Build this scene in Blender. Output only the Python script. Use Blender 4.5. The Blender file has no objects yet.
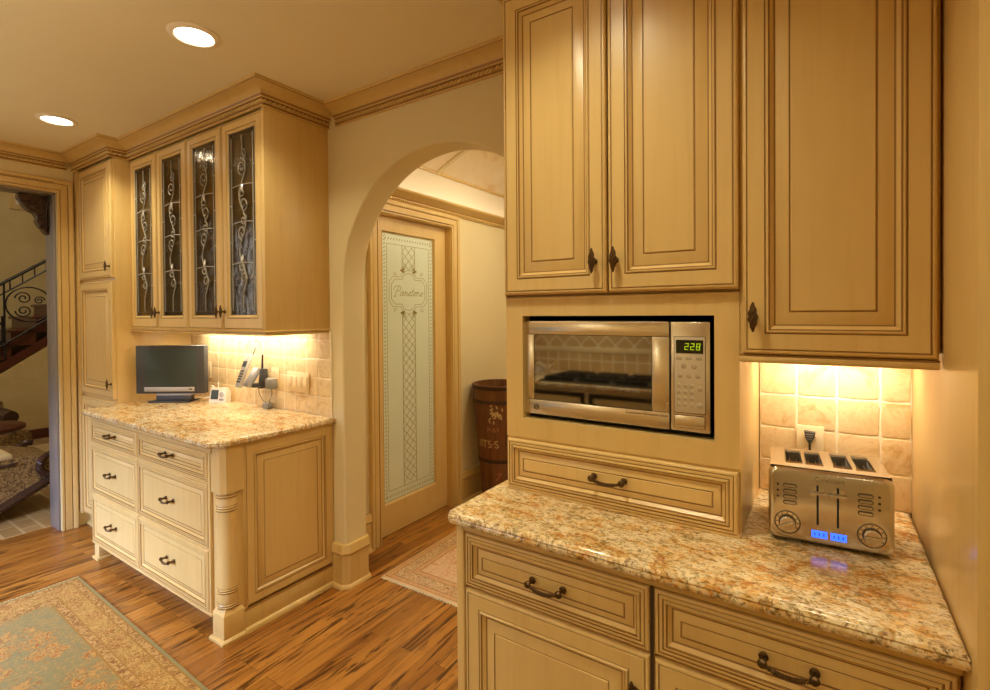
import bpy, bmesh, math, random
from mathutils import Vector, Matrix
random.seed(7)
PI = math.pi
C = bpy.context.scene.collection
sc = bpy.context.scene

# ------------------------------------------------------------------ constants of the room (metres)
YA = 1.757          # plane of the wall with the arch
XL = -4.409         # plane of the wall with the wide doorway
ZC = 2.576          # ceiling
ZB = 2.490          # underside of the crown moulding
YBK = -1.60         # wall behind the viewer
XRT = 1.30          # wall to the right

# ------------------------------------------------------------------ materials
MATS = {}
def srgb(h):
    if isinstance(h, str):
        c = [int(h[i:i+2], 16)/255 for i in (0, 2, 4)]
    else:
        c = h
    return tuple((x/12.92 if x <= .04045 else ((x+.055)/1.055)**2.4) for x in c) + (1,)

class NT:
    def __init__(s, name):
        s.m = bpy.data.materials.new(name); s.m.use_nodes = True
        s.t = s.m.node_tree; s.b = s.t.nodes['Principled BSDF']; s.out = s.t.nodes['Material Output']
        MATS[name] = s.m
    def n(s, kind, **kw):
        x = s.t.nodes.new(kind)
        for k, v in kw.items():
            if k.startswith('i_'):
                x.inputs[k[2:].replace('_', ' ')].default_value = v
            else: setattr(x, k, v)
        return x
    def l(s, a, b): s.t.links.new(a, b)
    def coord(s, scale=(1, 1, 1), rot=(0, 0, 0), loc=(0, 0, 0), kind='Object'):
        tc = s.n('ShaderNodeTexCoord'); mp = s.n('ShaderNodeMapping')
        mp.inputs['Scale'].default_value = scale; mp.inputs['Rotation'].default_value = rot; mp.inputs['Location'].default_value = loc
        s.l(tc.outputs[kind], mp.inputs['Vector']); return mp.outputs['Vector']
    def noise(s, vec, scale, detail=4, rough=.55, dist=0):
        x = s.n('ShaderNodeTexNoise'); x.inputs['Scale'].default_value = scale; x.inputs['Detail'].default_value = detail
        x.inputs['Roughness'].default_value = rough; x.inputs['Distortion'].default_value = dist
        s.l(vec, x.inputs['Vector']); return x.outputs['Fac']
    def vor(s, vec, scale, feature='F1', out='Distance'):
        x = s.n('ShaderNodeTexVoronoi'); x.feature = feature; x.inputs['Scale'].default_value = scale
        s.l(vec, x.inputs['Vector']); return x.outputs[out]
    def ramp(s, fac, stops, interp='LINEAR'):
        x = s.n('ShaderNodeValToRGB'); e = x.color_ramp.elements; x.color_ramp.interpolation = interp
        while len(e) < len(stops): e.new(.5)
        for i, (p, c) in enumerate(stops):
            e[i].position = p; e[i].color = srgb(c) if isinstance(c, str) else (c, c, c, 1)
        s.l(fac, x.inputs['Fac']); return x.outputs['Color']
    def mix(s, fac, a, b, mode='MIX'):
        x = s.n('ShaderNodeMix'); x.data_type = 'RGBA'; x.blend_type = mode
        for v, i in ((fac, 0), (a, 6), (b, 7)):
            if hasattr(v, 'default_value') or hasattr(v, 'is_output'): s.l(v, x.inputs[i])
            elif isinstance(v, str): x.inputs[i].default_value = srgb(v)
            else: x.inputs[i].default_value = v
        return x.outputs[2]
    def math(s, op, a, b=None):
        x = s.n('ShaderNodeMath', operation=op)
        for v, i in ((a, 0), (b, 1)):
            if v is None: continue
            if hasattr(v, 'is_output'): s.l(v, x.inputs[i])
            else: x.inputs[i].default_value = v
        return x.outputs[0]
    def bump(s, h, strength=.2, dist=.002):
        x = s.n('ShaderNodeBump'); x.inputs['Strength'].default_value = strength; x.inputs['Distance'].default_value = dist
        s.l(h, x.inputs['Height']); s.l(x.outputs['Normal'], s.b.inputs['Normal'])
    def col(s, c):
        if isinstance(c, str): s.b.inputs['Base Color'].default_value = srgb(c)
        else: s.l(c, s.b.inputs['Base Color'])
    def set(s, **kw):
        for k, v in kw.items(): s.b.inputs[k.replace('_', ' ')].default_value = v

def simple(name, c, rough=.5, metal=0, spec=.5, **kw):
    x = NT(name); x.col(c); x.set(Roughness=rough, Metallic=metal); x.b.inputs['Specular IOR Level'].default_value = spec
    for k, v in kw.items(): x.b.inputs[k.replace('_', ' ')].default_value = v
    return x

def cabinet_mat(name, a, b, streak):
    x = NT(name)
    v = x.coord((38, 38, 2.2)); n1 = x.noise(v, 1.0, 5, .6)
    v2 = x.coord((2.2, 2.2, 1.2)); n2 = x.noise(v2, 1.6, 3)
    c = x.mix(x.ramp(n2, [(.3, 0.), (.72, 1.)]), a, b)
    c = x.mix(x.ramp(n1, [(.48, 0.), (.80, .26)]), c, streak)
    x.col(c); x.set(Roughness=.33); x.b.inputs['Specular IOR Level'].default_value = .45
    x.b.inputs['Coat Weight'].default_value = .12; x.b.inputs['Coat Roughness'].default_value = .28
    x.bump(n1, .03, .001)
cabinet_mat('cabinet_paint', 'dcbe80', 'd6b674', 'b98e48')
cabinet_mat('gloss_paint', 'dcbe80', 'd6b674', 'b98e48'); MATS['gloss_paint'].node_tree.nodes['Principled BSDF'].inputs['Coat Weight'].default_value = .35; MATS['gloss_paint'].node_tree.nodes['Principled BSDF'].inputs['Coat Roughness'].default_value = .16
cabinet_mat('trim_paint', 'd3b576', 'cdad6b', 'a67c3a')
cabinet_mat('casing_paint', 'd6b97c', 'd0b170', 'ae8644')
simple('cabinet_glaze', '97703a', .45)
simple('cabinet_dark_gap', '3c2a14', .7)
simple('cabinet_inside', 'c9b088', .6)
x = NT('wall_paint'); n = x.noise(x.coord((1, 1, 1)), 3, 4); x.col(x.mix(n, 'e0d2a8', 'dbcb9e')); x.set(Roughness=.62)
x.bump(x.noise(x.coord(), 240, 2), .06, .001)
x = NT('ceiling_paint'); n = x.noise(x.coord((1, 1, 1)), 2, 3); x.col(x.mix(n, 'eadfbe', 'e6d9b6')); x.set(Roughness=.75)
simple('cove_paint', 'f1e6cf', .7)
x = NT('vault_paint'); v = x.coord((1, 1, 1)); n = x.noise(v, 2.5, 5, .6, .6)
x.col(x.ramp(n, [(.35, 'f3e8cf'), (.5, 'efdfbd'), (.62, 'e2c592'), (.75, 'f1e4c8')])); x.set(Roughness=.7)
x = NT('foyer_plaster'); n = x.noise(x.coord(), 2.2, 6, .65, .4); x.col(x.ramp(n, [(.3, 'd2bd84'), (.7, 'c0a76b')])); x.set(Roughness=.7)

# granite
x = NT('granite')
v = x.coord((1, 1, 1)); vs = x.coord((1, 1.9, 1), (0, 0, .5))
big = x.noise(vs, 5.5, 6, .68, 1.4); med = x.noise(vs, 13, 6, .72, .9); fine = x.noise(v, 85, 4, .7); gray = x.noise(x.coord((1, 1.6, 1), (0, 0, .9), (3, 1, 0)), 24, 6, .72, 1.2)
c = x.ramp(big, [(.36, 'd0ab68'), (.46, 'eddcb4'), (.55, 'e0b46a'), (.64, 'b8702a')])
c = x.mix(x.ramp(med, [(.36, 0.), (.46, .9)]), 'b98a48', c)
c = x.mix(x.ramp(med, [(.52, 0.), (.62, .8)]), c, 'efe0ba')
c = x.mix(x.ramp(gray, [(.52, 0.), (.60, .9)]), c, '98804f')
sp = x.noise(x.coord((1, 2.2, 1), (0, 0, .45)), 95, 4, .65, .8)
c = x.mix(x.ramp(sp, [(.525, 0.), (.60, .85)]), c, '75552c')
sp2 = x.vor(v, 140, 'F1', 'Color'); bw = x.n('ShaderNodeRGBToBW'); x.l(sp2, bw.inputs[0])
c = x.mix(x.ramp(bw.outputs[0], [(.60, 0.), (.74, .45)]), c, 'ecdcb4')
c = x.mix(x.ramp(fine, [(.6, 0.), (.72, .7)]), c, 'a0622c')
x.col(c); x.set(Roughness=.17); x.b.inputs['Specular IOR Level'].default_value = .55

# stone tiles
def tile_mat(name, a, b, d):
    x = NT(name); v = x.coord()
    n1 = x.noise(v, 11, 6, .7, .6); n2 = x.noise(v, 70, 5, .75)
    c = x.ramp(n1, [(.36, d), (.5, b), (.64, a)])
    c = x.mix(x.ramp(n2, [(.58, 0.), (.74, .55)]), c, 'b08a54')
    x.col(c); x.set(Roughness=.42); x.bump(n2, .22, .0012)
tile_mat('travertine', 'd6b988', 'e2ca9c', 'c9a46c')
tile_mat('travertine_pale', 'd8bf8c', 'e2cc9e', 'ccac74')
simple('grout', 'f4e8cc', .8)
simple('ivory_plastic', 'e6d2a8', .4)

# wood floor, boards along Y
def floor_mat(name, board, c1, c2, dark, rotz=PI/2, rough=.28):
    x = NT(name); v = x.coord((1, 1, 1), (0, 0, rotz), kind='Object')
    br = x.n('ShaderNodeTexBrick'); x.l(v, br.inputs['Vector'])
    br.inputs['Scale'].default_value = 1; br.inputs['Brick Width'].default_value = 1.15; br.inputs['Row Height'].default_value = board
    br.inputs['Mortar Size'].default_value = .0008; br.inputs['Mortar Smooth'].default_value = .1; br.offset = .37; br.offset_frequency = 3
    br.inputs['Color1'].default_value = (0, 0, 0, 1); br.inputs['Color2'].default_value = (1, 1, 1, 1); br.inputs['Mortar'].default_value = (.5, .5, .5, 1)
    # every board its own slice of grain
    add = x.n('ShaderNodeVectorMath', operation='ADD'); sc_ = x.n('ShaderNodeVectorMath', operation='SCALE'); sc_.inputs['Scale'].default_value = 7.0
    x.l(br.outputs['Color'], sc_.inputs[0]); x.l(v, add.inputs[0]); x.l(sc_.outputs[0], add.inputs[1])
    mp = x.n('ShaderNodeMapping'); mp.inputs['Scale'].default_value = (2.2, 34, 34); x.l(add.outputs[0], mp.inputs['Vector'])
    g = x.noise(mp.outputs[0], 1.0, 6, .62, .7)
    mp2 = x.n('ShaderNodeMapping'); mp2.inputs['Scale'].default_value = (1.5, 14, 14); x.l(add.outputs[0], mp2.inputs['Vector'])
    g2 = x.noise(mp2.outputs[0], 1.3, 4, .6, 1.6)
    c = x.mix(br.outputs['Color'], c1, c2)
    c = x.mix(x.ramp(g, [(.46, 0.), (.66, .8)]), c, dark)
    c = x.mix(x.ramp(g2, [(.55, 0.), (.62, .9)]), c, '47260c')
    c = x.mix(br.outputs['Fac'], c, '4a2a10')
    x.col(c); x.set(Roughness=rough); x.b.inputs['Specular IOR Level'].default_value = .5
    x.bump(x.math('SUBTRACT', g, br.outputs['Fac']), .08, .002)
floor_mat('oak_floor', .066, '8f5b22', 'b27a34', '6a3c16')
x = NT('foyer_floor'); br = x.n('ShaderNodeTexBrick'); x.l(x.coord(), br.inputs['Vector']); br.inputs['Scale'].default_value = 2.4
br.inputs['Color1'].default_value = srgb('a98a5e'); br.inputs['Color2'].default_value = srgb('94764c'); br.inputs['Mortar'].default_value = srgb('b79f74'); x.col(br.outputs['Color']); x.set(Roughness=.35)

# hardware, appliances
x = NT('aged_bronze'); n = x.noise(x.coord(), 180, 3); x.col(x.mix(n, '4a3620', '6b5334')); x.set(Roughness=.42, Metallic=.85)
def steel(name, c, sx, rough=.3):
    x = NT(name); n = x.noise(x.coord(sx), 1.0, 3, .7); x.col(c); x.set(Metallic=1.0)
    x.l(x.ramp(n, [(.3, rough-.004), (.7, rough+.004)]), x.b.inputs['Roughness']); 
steel('brushed_steel', 'f0e8da', (6, 60, 900), .24); steel('brushed_steel_upright', 'f0e8da', (900, 60, 6), .24); steel('toaster_steel', 'd4cec4', (8, 8, 1200), .2)
simple('chrome', 'd9d4cb', .12, 1)
simple('black_void', '0b0907', .7)
simple('black_plastic', '16130f', .35)
simple('dark_gray_plastic', '3f3f40', .5)
simple('screen_glass', '404b4b', .5, 0, .25)
simple('silver_plastic', 'b9b5ad', .35, .4)
simple('handset_gray', '8f8c8a', .4)
simple('handset_dark', '3e3c3b', .4)
simple('white_plastic', 'ece6d8', .35)
simple('adapter_gray', '87857f', .5)
simple('button_gray', 'b3a48a', .5)
simple('keypad_silver', 'cbbda3', .35, .2)
simple('display_black', '1a1c0c', .2)
x = simple('oven_glass', '0d0b08', .04, 0, .5); x.b.inputs['IOR'].default_value = 3.2
simple('text_brown', '3e2e1e', .5)
simple('text_gray', '7d766a', .5, 0)
def emit(name, c, st):
    x = NT(name); x.col(c); x.b.inputs['Emission Color'].default_value = srgb(c); x.b.inputs['Emission Strength'].default_value = st
emit('digit_green', 'a8c818', .8); emit('toaster_lcd', '2a5cff', 3.0); emit('lamp_disc', 'fff0d6', 26.0); emit('strip_lamp', 'ffe4b4', 9.0); emit('clock_digit', '30302c', 0)
emit('lamp_candle', 'ff9a50', 1.5)
simple('lamp_trim', 'f2e6d2', .4)
simple('lead_came', 'aba79d', .45, .35)
x = NT('leaded_glass')   # clear seedy glass with a greyish body
gl = x.n('ShaderNodeBsdfGlossy'); gl.inputs['Roughness'].default_value = .08; gl.inputs['Color'].default_value = (.9, .9, .9, 1)
tr = x.n('ShaderNodeBsdfTransparent'); tr.inputs['Color'].default_value = srgb('ded8ca')
ms = x.n('ShaderNodeMixShader'); fr = x.n('ShaderNodeFresnel'); fr.inputs['IOR'].default_value = 1.55
nb = x.noise(x.coord((1, 1, .5)), 30, 3, .5, 1.0); bp = x.n('ShaderNodeBump'); bp.inputs['Strength'].default_value = .35; bp.inputs['Distance'].default_value = .006
x.l(nb, bp.inputs['Height']); x.l(bp.outputs[0], gl.inputs['Normal']); x.l(bp.outputs[0], fr.inputs['Normal'])
x.l(x.math('MULTIPLY', fr.outputs[0], .45), ms.inputs[0]); x.l(tr.outputs[0], ms.inputs[1]); x.l(gl.outputs[0], ms.inputs[2]); x.l(ms.outputs[0], x.out.inputs['Surface'])
x = NT('clear_glass')
gl = x.n('ShaderNodeBsdfGlossy'); gl.inputs['Roughness'].default_value = .02
tr = x.n('ShaderNodeBsdfTransparent'); tr.inputs['Color'].default_value = (.96, .96, .95, 1); ms = x.n('ShaderNodeMixShader'); fr = x.n('ShaderNodeFresnel')
x.l(fr.outputs[0], ms.inputs[0]); x.l(tr.outputs[0], ms.inputs[1]); x.l(gl.outputs[0], ms.inputs[2]); x.l(ms.outputs[0], x.out.inputs['Surface'])
x = NT('crystal'); x.col('f4f4f2'); x.set(Roughness=.05); x.b.inputs['Metallic'].default_value = .6
x = NT('frosted_glass'); n = x.noise(x.coord(), 3, 4); x.col(x.mix(n, 'dde6d4', 'cfdcc8')); x.set(Roughness=.22); x.b.inputs['Specular IOR Level'].default_value = .7
simple('etched_gold', '8f7d33', .4, .2)
simple('clear_etch', 'a89c5e', .2)
x = NT('barrel_wood'); n = x.noise(x.coord((14, 14, 1.2)), 1.6, 5, .6); x.col(x.ramp(n, [(.35, '57300f'), (.55, '6d4119'), (.75, '3a1e06')])); x.set(Roughness=.45)
simple('barrel_hoop', '3f2c1c', .45, .6)
simple('faded_paint', 'b59a66', .7); simple('faded_paint_red', '9a6440', .7)
x = NT('mahogany'); n = x.noise(x.coord((3, 3, 12)), 3, 4); x.col(x.mix(n, '4c2418', '5e2e1e')); x.set(Roughness=.32)
x = NT('dark_carved_wood'); n = x.noise(x.coord(), 40, 4); x.col(x.mix(n, '33211a', '4a3226')); x.set(Roughness=.22)
simple('jamb_wood', '857c74', .3)
simple('wrought_iron', '2b2a26', .45, .5)
x = NT('brocade'); v = x.coord(); a = x.noise(v, 18, 4, .6, 2.5); x.col(x.ramp(a, [(.42, '5f4726'), (.5, 'a88a55'), (.56, '6a4f2b'), (.64, '3f2e1a')])); x.set(Roughness=.8)
simple('cream_cloth', 'cbb78c', .85)
simple('flame_glass', 'e88a50', .2)

# rugs
def rug_mat(name, L, W, bx, by, field, edge, band, ground, motif1, motif2, mscale):
    # object origin is the rug's centre; L along x, W along y
    x = NT(name); tc = x.n('ShaderNodeTexCoord'); se = x.n('ShaderNodeSeparateXYZ'); x.l(tc.outputs['Object'], se.inputs[0])
    dx = x.math('MULTIPLY', x.math('SUBTRACT', L/2, x.math('ABSOLUTE', se.outputs[0])), 1.0/bx)
    dy = x.math('MULTIPLY', x.math('SUBTRACT', W/2, x.math('ABSOLUTE', se.outputs[1])), 1.0/by)
    d = x.math('MINIMUM', dx, dy)            # 0 at the edge, 1 where the field begins
    v = x.coord(); wob = x.noise(v, 14, 3)
    # field motifs
    vo = x.n('ShaderNodeTexVoronoi'); vo.inputs['Scale'].default_value = mscale; vo.inputs['Randomness'].default_value = .55
    dn = x.n('ShaderNodeTexNoise'); dn.inputs['Scale'].default_value = 26; dn.inputs['Detail'].default_value = 3; x.l(v, dn.inputs['Vector'])
    vm = x.n('ShaderNodeVectorMath', operation='MULTIPLY_ADD'); vm.inputs[1].default_value = (.16, .16, 0); x.l(dn.outputs['Color'], vm.inputs[0]); x.l(v, vm.inputs[2])
    x.l(vm.outputs[0], vo.inputs['Vector'])
    rings = x.math('SINE', x.math('MULTIPLY', vo.outputs['Distance'], 46))
    near = x.math('MULTIPLY', x.ramp(vo.outputs['Distance'], [(.40, 1.), (.48, 0.)]), x.ramp(x.noise(v, 40, 4, .7, 1.5), [(.42, .1), (.55, .95)]))
    inner = x.ramp(rings, [(.35, 0.), (.6, 1.)])
    mot = x.mix(inner, motif1, motif2)
    stems = x.ramp(x.noise(v, 16, 4, .6, 2.6), [(.47, 0.), (.5, .85), (.53, 0.)])
    fcol = x.mix(x.ramp(x.noise(x.coord((3, 60, 1)), 1, 3), [(.3, 0.), (.8, .5)]), field, '958c62')
    fcol = x.mix(stems, fcol, motif1)
    fcol = x.mix(near, fcol, mot)
    # border motifs
    vb = x.n('ShaderNodeTexVoronoi'); vb.inputs['Scale'].default_value = mscale*3.4; x.l(vm.outputs[0], vb.inputs['Vector'])
    bm_ = x.ramp(x.math('SINE', x.math('MULTIPLY', vb.outputs['Distance'], 26)), [(.3, 0.), (.55, .85)])
    lines = x.ramp(x.noise(v, 34, 3, .6, 2.5), [(.455, 0.), (.5, .95), (.545, 0.)])
    bcol = x.mix(bm_, ground, x.mix(x.ramp(x.noise(v, 9, 2), [(.45, 0.), (.55, 1.)]), 'a98a52', '9a5f3a'))
    bcol = x.mix(lines, bcol, '77562c'); bcol = x.mix(x.ramp(x.noise(v, 62, 4, .7, 1.2), [(.5, 0.), (.62, .6)]), bcol, '94703c')
    gcol = x.mix(x.ramp(x.noise(v, 48, 4, .65, 1.5), [(.44, 0.), (.56, .8)]), band, 'c9a468')
    r = x.n('ShaderNodeValToRGB'); r.color_ramp.interpolation = 'CONSTANT'; x.l(d, r.inputs[0])
    e = r.color_ramp.elements; stops = [(0, 0), (.07, 1), (.10, .5), (.24, 1), (.27, .75), (.70, 1), (.73, .5), (.90, 1), (.94, .25)]
    while len(e) < len(stops): e.new(.5)
    for i, (p, g) in enumerate(stops): e[i].position = p; e[i].color = (g, g, g, 1)
    def isv(val):
        return x.math('COMPARE', r.outputs[0], val)
    def cmpn(val):
        m = x.n('ShaderNodeMath', operation='COMPARE'); x.l(r.outputs[0], m.inputs[0]); m.inputs[1].default_value = val; m.inputs[2].default_value = .08; return m.outputs[0]
    c = x.mix(cmpn(0), 'b39456', edge)
    c = x.mix(cmpn(.5), c, gcol); c = x.mix(cmpn(.75), c, bcol); c = x.mix(cmpn(.25), c, fcol); c = x.mix(cmpn(1.0), c, '9c7740')
    x.col(c); x.set(Roughness=.95); x.b.inputs['Specular IOR Level'].default_value = .1; x.bump(x.noise(v, 420, 2), .5, .003)
rug_mat('sage_rug', 3.6, 1.7, .24, .185, '867d58', '8f8862', '8a643c', 'c6a264', 'bd9052', '9c5a30', 6.6)
rug_mat('rose_rug', 1.9, .92, .16, .16, 'd8b082', 'cfa878', 'c08a60', 'dcb888', 'c08458', 'e2c596', 9)
simple('rug_fringe', 'd9c79a', .95)

# ------------------------------------------------------------------ mesh building
class MB:
    def __init__(s): s.v = []; s.f = []; s.m = []; s.mats = []; s.T = None
    def mi(s, name):
        if name not in s.mats: s.mats.append(name)
        return s.mats.index(name)
    def add(s, vs, fs, mat, T=None):
        o = len(s.v); T = T or s.T
        for p in vs: s.v.append(tuple(T @ Vector(p)) if T is not None else tuple(p))
        k = s.mi(mat) if isinstance(mat, str) else None
        for i, f in enumerate(fs):
            s.f.append(tuple(o+j for j in f)); s.m.append(k if k is not None else s.mi(mat[i]))
    def box(s, x0, x1, y0, y1, z0, z1, mat, bev=0, T=None):
        if x0 > x1: x0, x1 = x1, x0
        if y0 > y1: y0, y1 = y1, y0
        if z0 > z1: z0, z1 = z1, z0
        bev = min(bev, (x1-x0)*.45, (y1-y0)*.45, (z1-z0)*.45)
        if bev <= 0:
            vs = [(x, y, z) for x in (x0, x1) for y in (y0, y1) for z in (z0, z1)]
            fs = [(0, 1, 3, 2), (4, 6, 7, 5), (0, 4, 5, 1), (2, 3, 7, 6), (0, 2, 6, 4), (1, 5, 7, 3)]
            s.add(vs, fs, mat, T); return
        bm = bmesh.new(); bmesh.ops.create_cube(bm, size=1)
        for v in bm.verts:
            v.co.x = x0 if v.co.x < 0 else x1; v.co.y = y0 if v.co.y < 0 else y1; v.co.z = z0 if v.co.z < 0 else z1
        bmesh.ops.bevel(bm, geom=list(bm.edges), offset=bev, segments=2, affect='EDGES', profile=.5)
        bm.verts.index_update()
        s.add([tuple(v.co) for v in bm.verts], [tuple(v.index for v in f.verts) for f in bm.faces], mat, T); bm.free()
    def lathe(s, prof, c, axis='z', mat='', n=24, a0=0, a1=2*PI, T=None):
        vs = []; full = abs(a1-a0-2*PI) < 1e-6; cols = n if full else n+1
        for r, h in prof:
            for i in range(cols):
                a = a0+(a1-a0)*i/n; ca, sa = r*math.cos(a), r*math.sin(a)
                p = {'z': (ca, sa, h), 'x': (h, ca, sa), 'y': (ca, h, sa), '-y': (ca, -h, sa)}[axis]
                vs.append((c[0]+p[0], c[1]+p[1], c[2]+p[2]))
        fs = []
        for j in range(len(prof)-1):
            for i in range(n):
                i2 = (i+1) % cols if full else i+1
                fs.append((j*cols+i, j*cols+i2, (j+1)*cols+i2, (j+1)*cols+i))
        s.add(vs, fs, mat, T)
    def cyl(s, c, r, h, axis='z', mat='', n=20, T=None):
        s.lathe([(0, 0), (r*.9, 0), (r, r*.06), (r, h-r*.06), (r*.9, h), (0, h)], c, axis, mat, n, T=T)
    def tube(s, pts, r, mat, n=8, closed=False, T=None, radii=None, flat=None):
        pts = [Vector(p) for p in pts]; N = len(pts); vs = []
        up = Vector((0, 0, 1))
        for i, p in enumerate(pts):
            a = pts[(i-1) % N] if (closed or i > 0) else p; b = pts[(i+1) % N] if (closed or i < N-1) else p
            t = (b-a).normalized(); ref = up if abs(t.dot(up)) < .95 else Vector((1, 0, 0))
            s1 = t.cross(ref).normalized(); s2 = s1.cross(t).normalized(); rr = radii[i] if radii else r
            for k in range(n):
                ang = 2*PI*k/n; vs.append(p + s1*(math.cos(ang)*rr) + s2*(math.sin(ang)*rr))
        fs = []
        for i in range(N if closed else N-1):
            for k in range(n):
                fs.append((i*n+k, i*n+(k+1) % n, ((i+1) % N)*n+(k+1) % n, ((i+1) % N)*n+k))
        if not closed: fs.append(tuple(range(n))[::-1]); fs.append(tuple((N-1)*n+k for k in range(n)))
        s.add(vs, fs, mat, T)
    def rings(s, loops, mats, cap=True, T=None):
        """loops: list of equal-length vertex loops, mats[i]: material between loop i and i+1; last one caps."""
        n = len(loops[0]); vs = [p for l in loops for p in l]; fs = []; mm = []
        for j in range(len(loops)-1):
            for i in range(n):
                fs.append((j*n+i, j*n+(i+1) % n, (j+1)*n+(i+1) % n, (j+1)*n+i)); mm.append(mats[j])
        if cap: fs.append(tuple((len(loops)-1)*n+i for i in range(n))); mm.append(mats[-1])
        s.add(vs, fs, mm, T)
    def sweep(s, prof, path, mat, closed=False, side=1, matf=None):
        """prof: [(out, z)], path: [(x, y)]; out goes to the right of the path for side=1"""
        P = [Vector(p) for p in path]; N = len(P); nor = []
        for i in range(N):
            d = []
            if closed or i > 0: d.append((P[i]-P[(i-1) % N]).normalized())
            if closed or i < N-1: d.append((P[(i+1) % N]-P[i]).normalized())
            ns = [Vector((q.y, -q.x))*side for q in d]
            if len(ns) == 1: nor.append(ns[0])
            else:
                b = (ns[0]+ns[1]); b.normalize(); nor.append(b/max(.2, b.dot(ns[0])))
        vs = []; k = len(prof)
        for i in range(N):
            for o, z in prof: vs.append((P[i].x+nor[i].x*o, P[i].y+nor[i].y*o, z))
        fs = []; mm = []
        for i in range(N if closed else N-1):
            for j in range(k-1):
                i2 = (i+1) % N
                fs.append((i*k+j, i2*k+j, i2*k+j+1, i*k+j+1)); mm.append(matf[j] if matf else mat)
        if not closed:
            fs.append(tuple(range(k))); mm.append(mat); fs.append(tuple((N-1)*k+j for j in range(k))); mm.append(mat)
        s.add(vs, fs, mm)
    def prism(s, pts, y0, y1, mat, T=None):
        """outline in x-z extruded along y"""
        n = len(pts); vs = [(p[0], y0, p[1]) for p in pts]+[(p[0], y1, p[1]) for p in pts]
        fs = [tuple(range(n)), tuple(range(n, 2*n))[::-1]]+[(i, (i+1) % n, n+(i+1) % n, n+i) for i in range(n)]
        s.add(vs, fs, mat, T)
    def ell(s, c, r, mat, nu=10, nv=6, T=None):
        vs = []; fs = []
        for j in range(nv+1):
            t = PI*j/nv
            for i in range(nu):
                a = 2*PI*i/nu; vs.append((c[0]+r[0]*math.sin(t)*math.cos(a), c[1]+r[1]*math.sin(t)*math.sin(a), c[2]+r[2]*math.cos(t)))
        for j in range(nv):
            for i in range(nu): fs.append((j*nu+i, j*nu+(i+1) % nu, (j+1)*nu+(i+1) % nu, (j+1)*nu+i))
        s.add(vs, fs, mat, T)
    def build(s, name, parent=None, smooth=True, angle=35, origin=None):
        """world-space geometry; the object's origin is the thing's base (or its own if it has no parent)"""
        me = bpy.data.meshes.new(name)
        if parent is not None:
            org = root_loc(parent)
        elif origin is not None: org = Vector(origin)
        else:
            xs = [p[0] for p in s.v]; ys = [p[1] for p in s.v]; zs = [p[2] for p in s.v]
            org = Vector(((min(xs)+max(xs))/2, (min(ys)+max(ys))/2, min(zs)))
        me.from_pydata([tuple(Vector(p)-org) for p in s.v], [], s.f)
        for m in s.mats: me.materials.append(MATS[m])
        me.polygons.foreach_set('material_index', s.m)
        bm = bmesh.new(); bm.from_mesh(me); bmesh.ops.remove_doubles(bm, verts=bm.verts, dist=1e-6)
        bmesh.ops.recalc_face_normals(bm, faces=bm.faces); bm.to_mesh(me); bm.free()
        if smooth:
            me.polygons.foreach_set('use_smooth', [True]*len(me.polygons)); me.set_sharp_from_angle(angle=math.radians(angle))
        me.update()
        o = bpy.data.objects.new(name, me); C.objects.link(o)
        if parent is not None: o.parent = parent
        else: o.location = org
        return o
def root_loc(o):
    while o.parent: o = o.parent
    return Vector(o['_o']) if '_o' in o else Vector(o.location)
def tag(o, label, cat, group=None, kind=None):
    if label: o['label'] = label
    if cat: o['category'] = cat
    if group: o['group'] = group
    if kind: o['kind'] = kind
    return o
def thing(name, label, cat, loc, group=None):
    o = bpy.data.objects.new(name, None); C.objects.link(o); o.location = loc; o.empty_display_size = .1
    return tag(o, label, cat, group)
def struct(name, mb, label=None, cat=None, parent=None, **kw):
    o = mb.build(name, parent, **kw)
    if parent is None:
        o['kind'] = 'structure'; tag(o, label, cat)
    return o
def place(me, name, parent, world, label=None):
    o = bpy.data.objects.new(name, me); C.objects.link(o); o.parent = parent; o.location = Vector(world)-root_loc(parent)
    if label: o['label'] = label
    return o
def mesh_of(mb, name, smooth=True):
    o = mb.build(name, origin=(0, 0, 0), smooth=smooth); me = o.data; bpy.data.objects.remove(o); return me

# rectangle profile fronts ------------------------------------------------
P_, G_ = 'cabinet_paint', 'cabinet_glaze'
EDGE = [(0, 0, P_), (0, .015, P_), (.002, .0185, P_), (.005, .0205, P_), (.0085, .0205, P_), (.0095, .0185, G_), (.0112, .0185, G_), (.0125, .0205, P_)]
def prof_door(s=.047, wide=.024):
    return EDGE+[(s, .0205, P_), (s+.001, .0185, G_), (s+.0028, .0185, G_), (s+.005, .0225, P_), (s+.0085, .0225, P_), (s+.0100, .0185, G_), (s+.0118, .0185, G_),
                 (s+.015, .0150, P_), (s+.019, .0110, P_), (s+.0205, .0095, G_), (s+.0225, .0095, G_), (s+.025, .0105, P_), (s+.026+wide*.5, .0150, P_), (s+.026+wide, .0172, P_),
                 (s+.0272+wide, .0155, G_), (s+.0292+wide, .0155, G_), (s+.031+wide, .018, P_)]
DOORP = prof_door(); DRAWP = prof_door(.018, .013)
def rect_loop(x0, x1, z0, z1, ins): return [(x0+ins, z0+ins), (x1-ins, z0+ins), (x1-ins, z1-ins), (x0+ins, z1-ins)]
def front(mb, x0, x1, z0, z1, base, prof, face='-y', paint=None):
    loops = []; mats = []
    for k, (ins, out, m) in enumerate(prof):
        l = rect_loop(x0, x1, z0, z1, ins)
        loops.append([(u, base-out, v) if face == '-y' else (base+out, u, v) if face == '+x' else (u, base+out, v) for u, v in l])
        if k: mats.append(m)
    mats.append(P_)
    if paint: mats = [paint if q == P_ else q for q in mats]
    mb.rings(loops, mats)
    l0 = loops[0]; mb.add(l0, [(0, 1, 2, 3)], mats[0])

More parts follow.
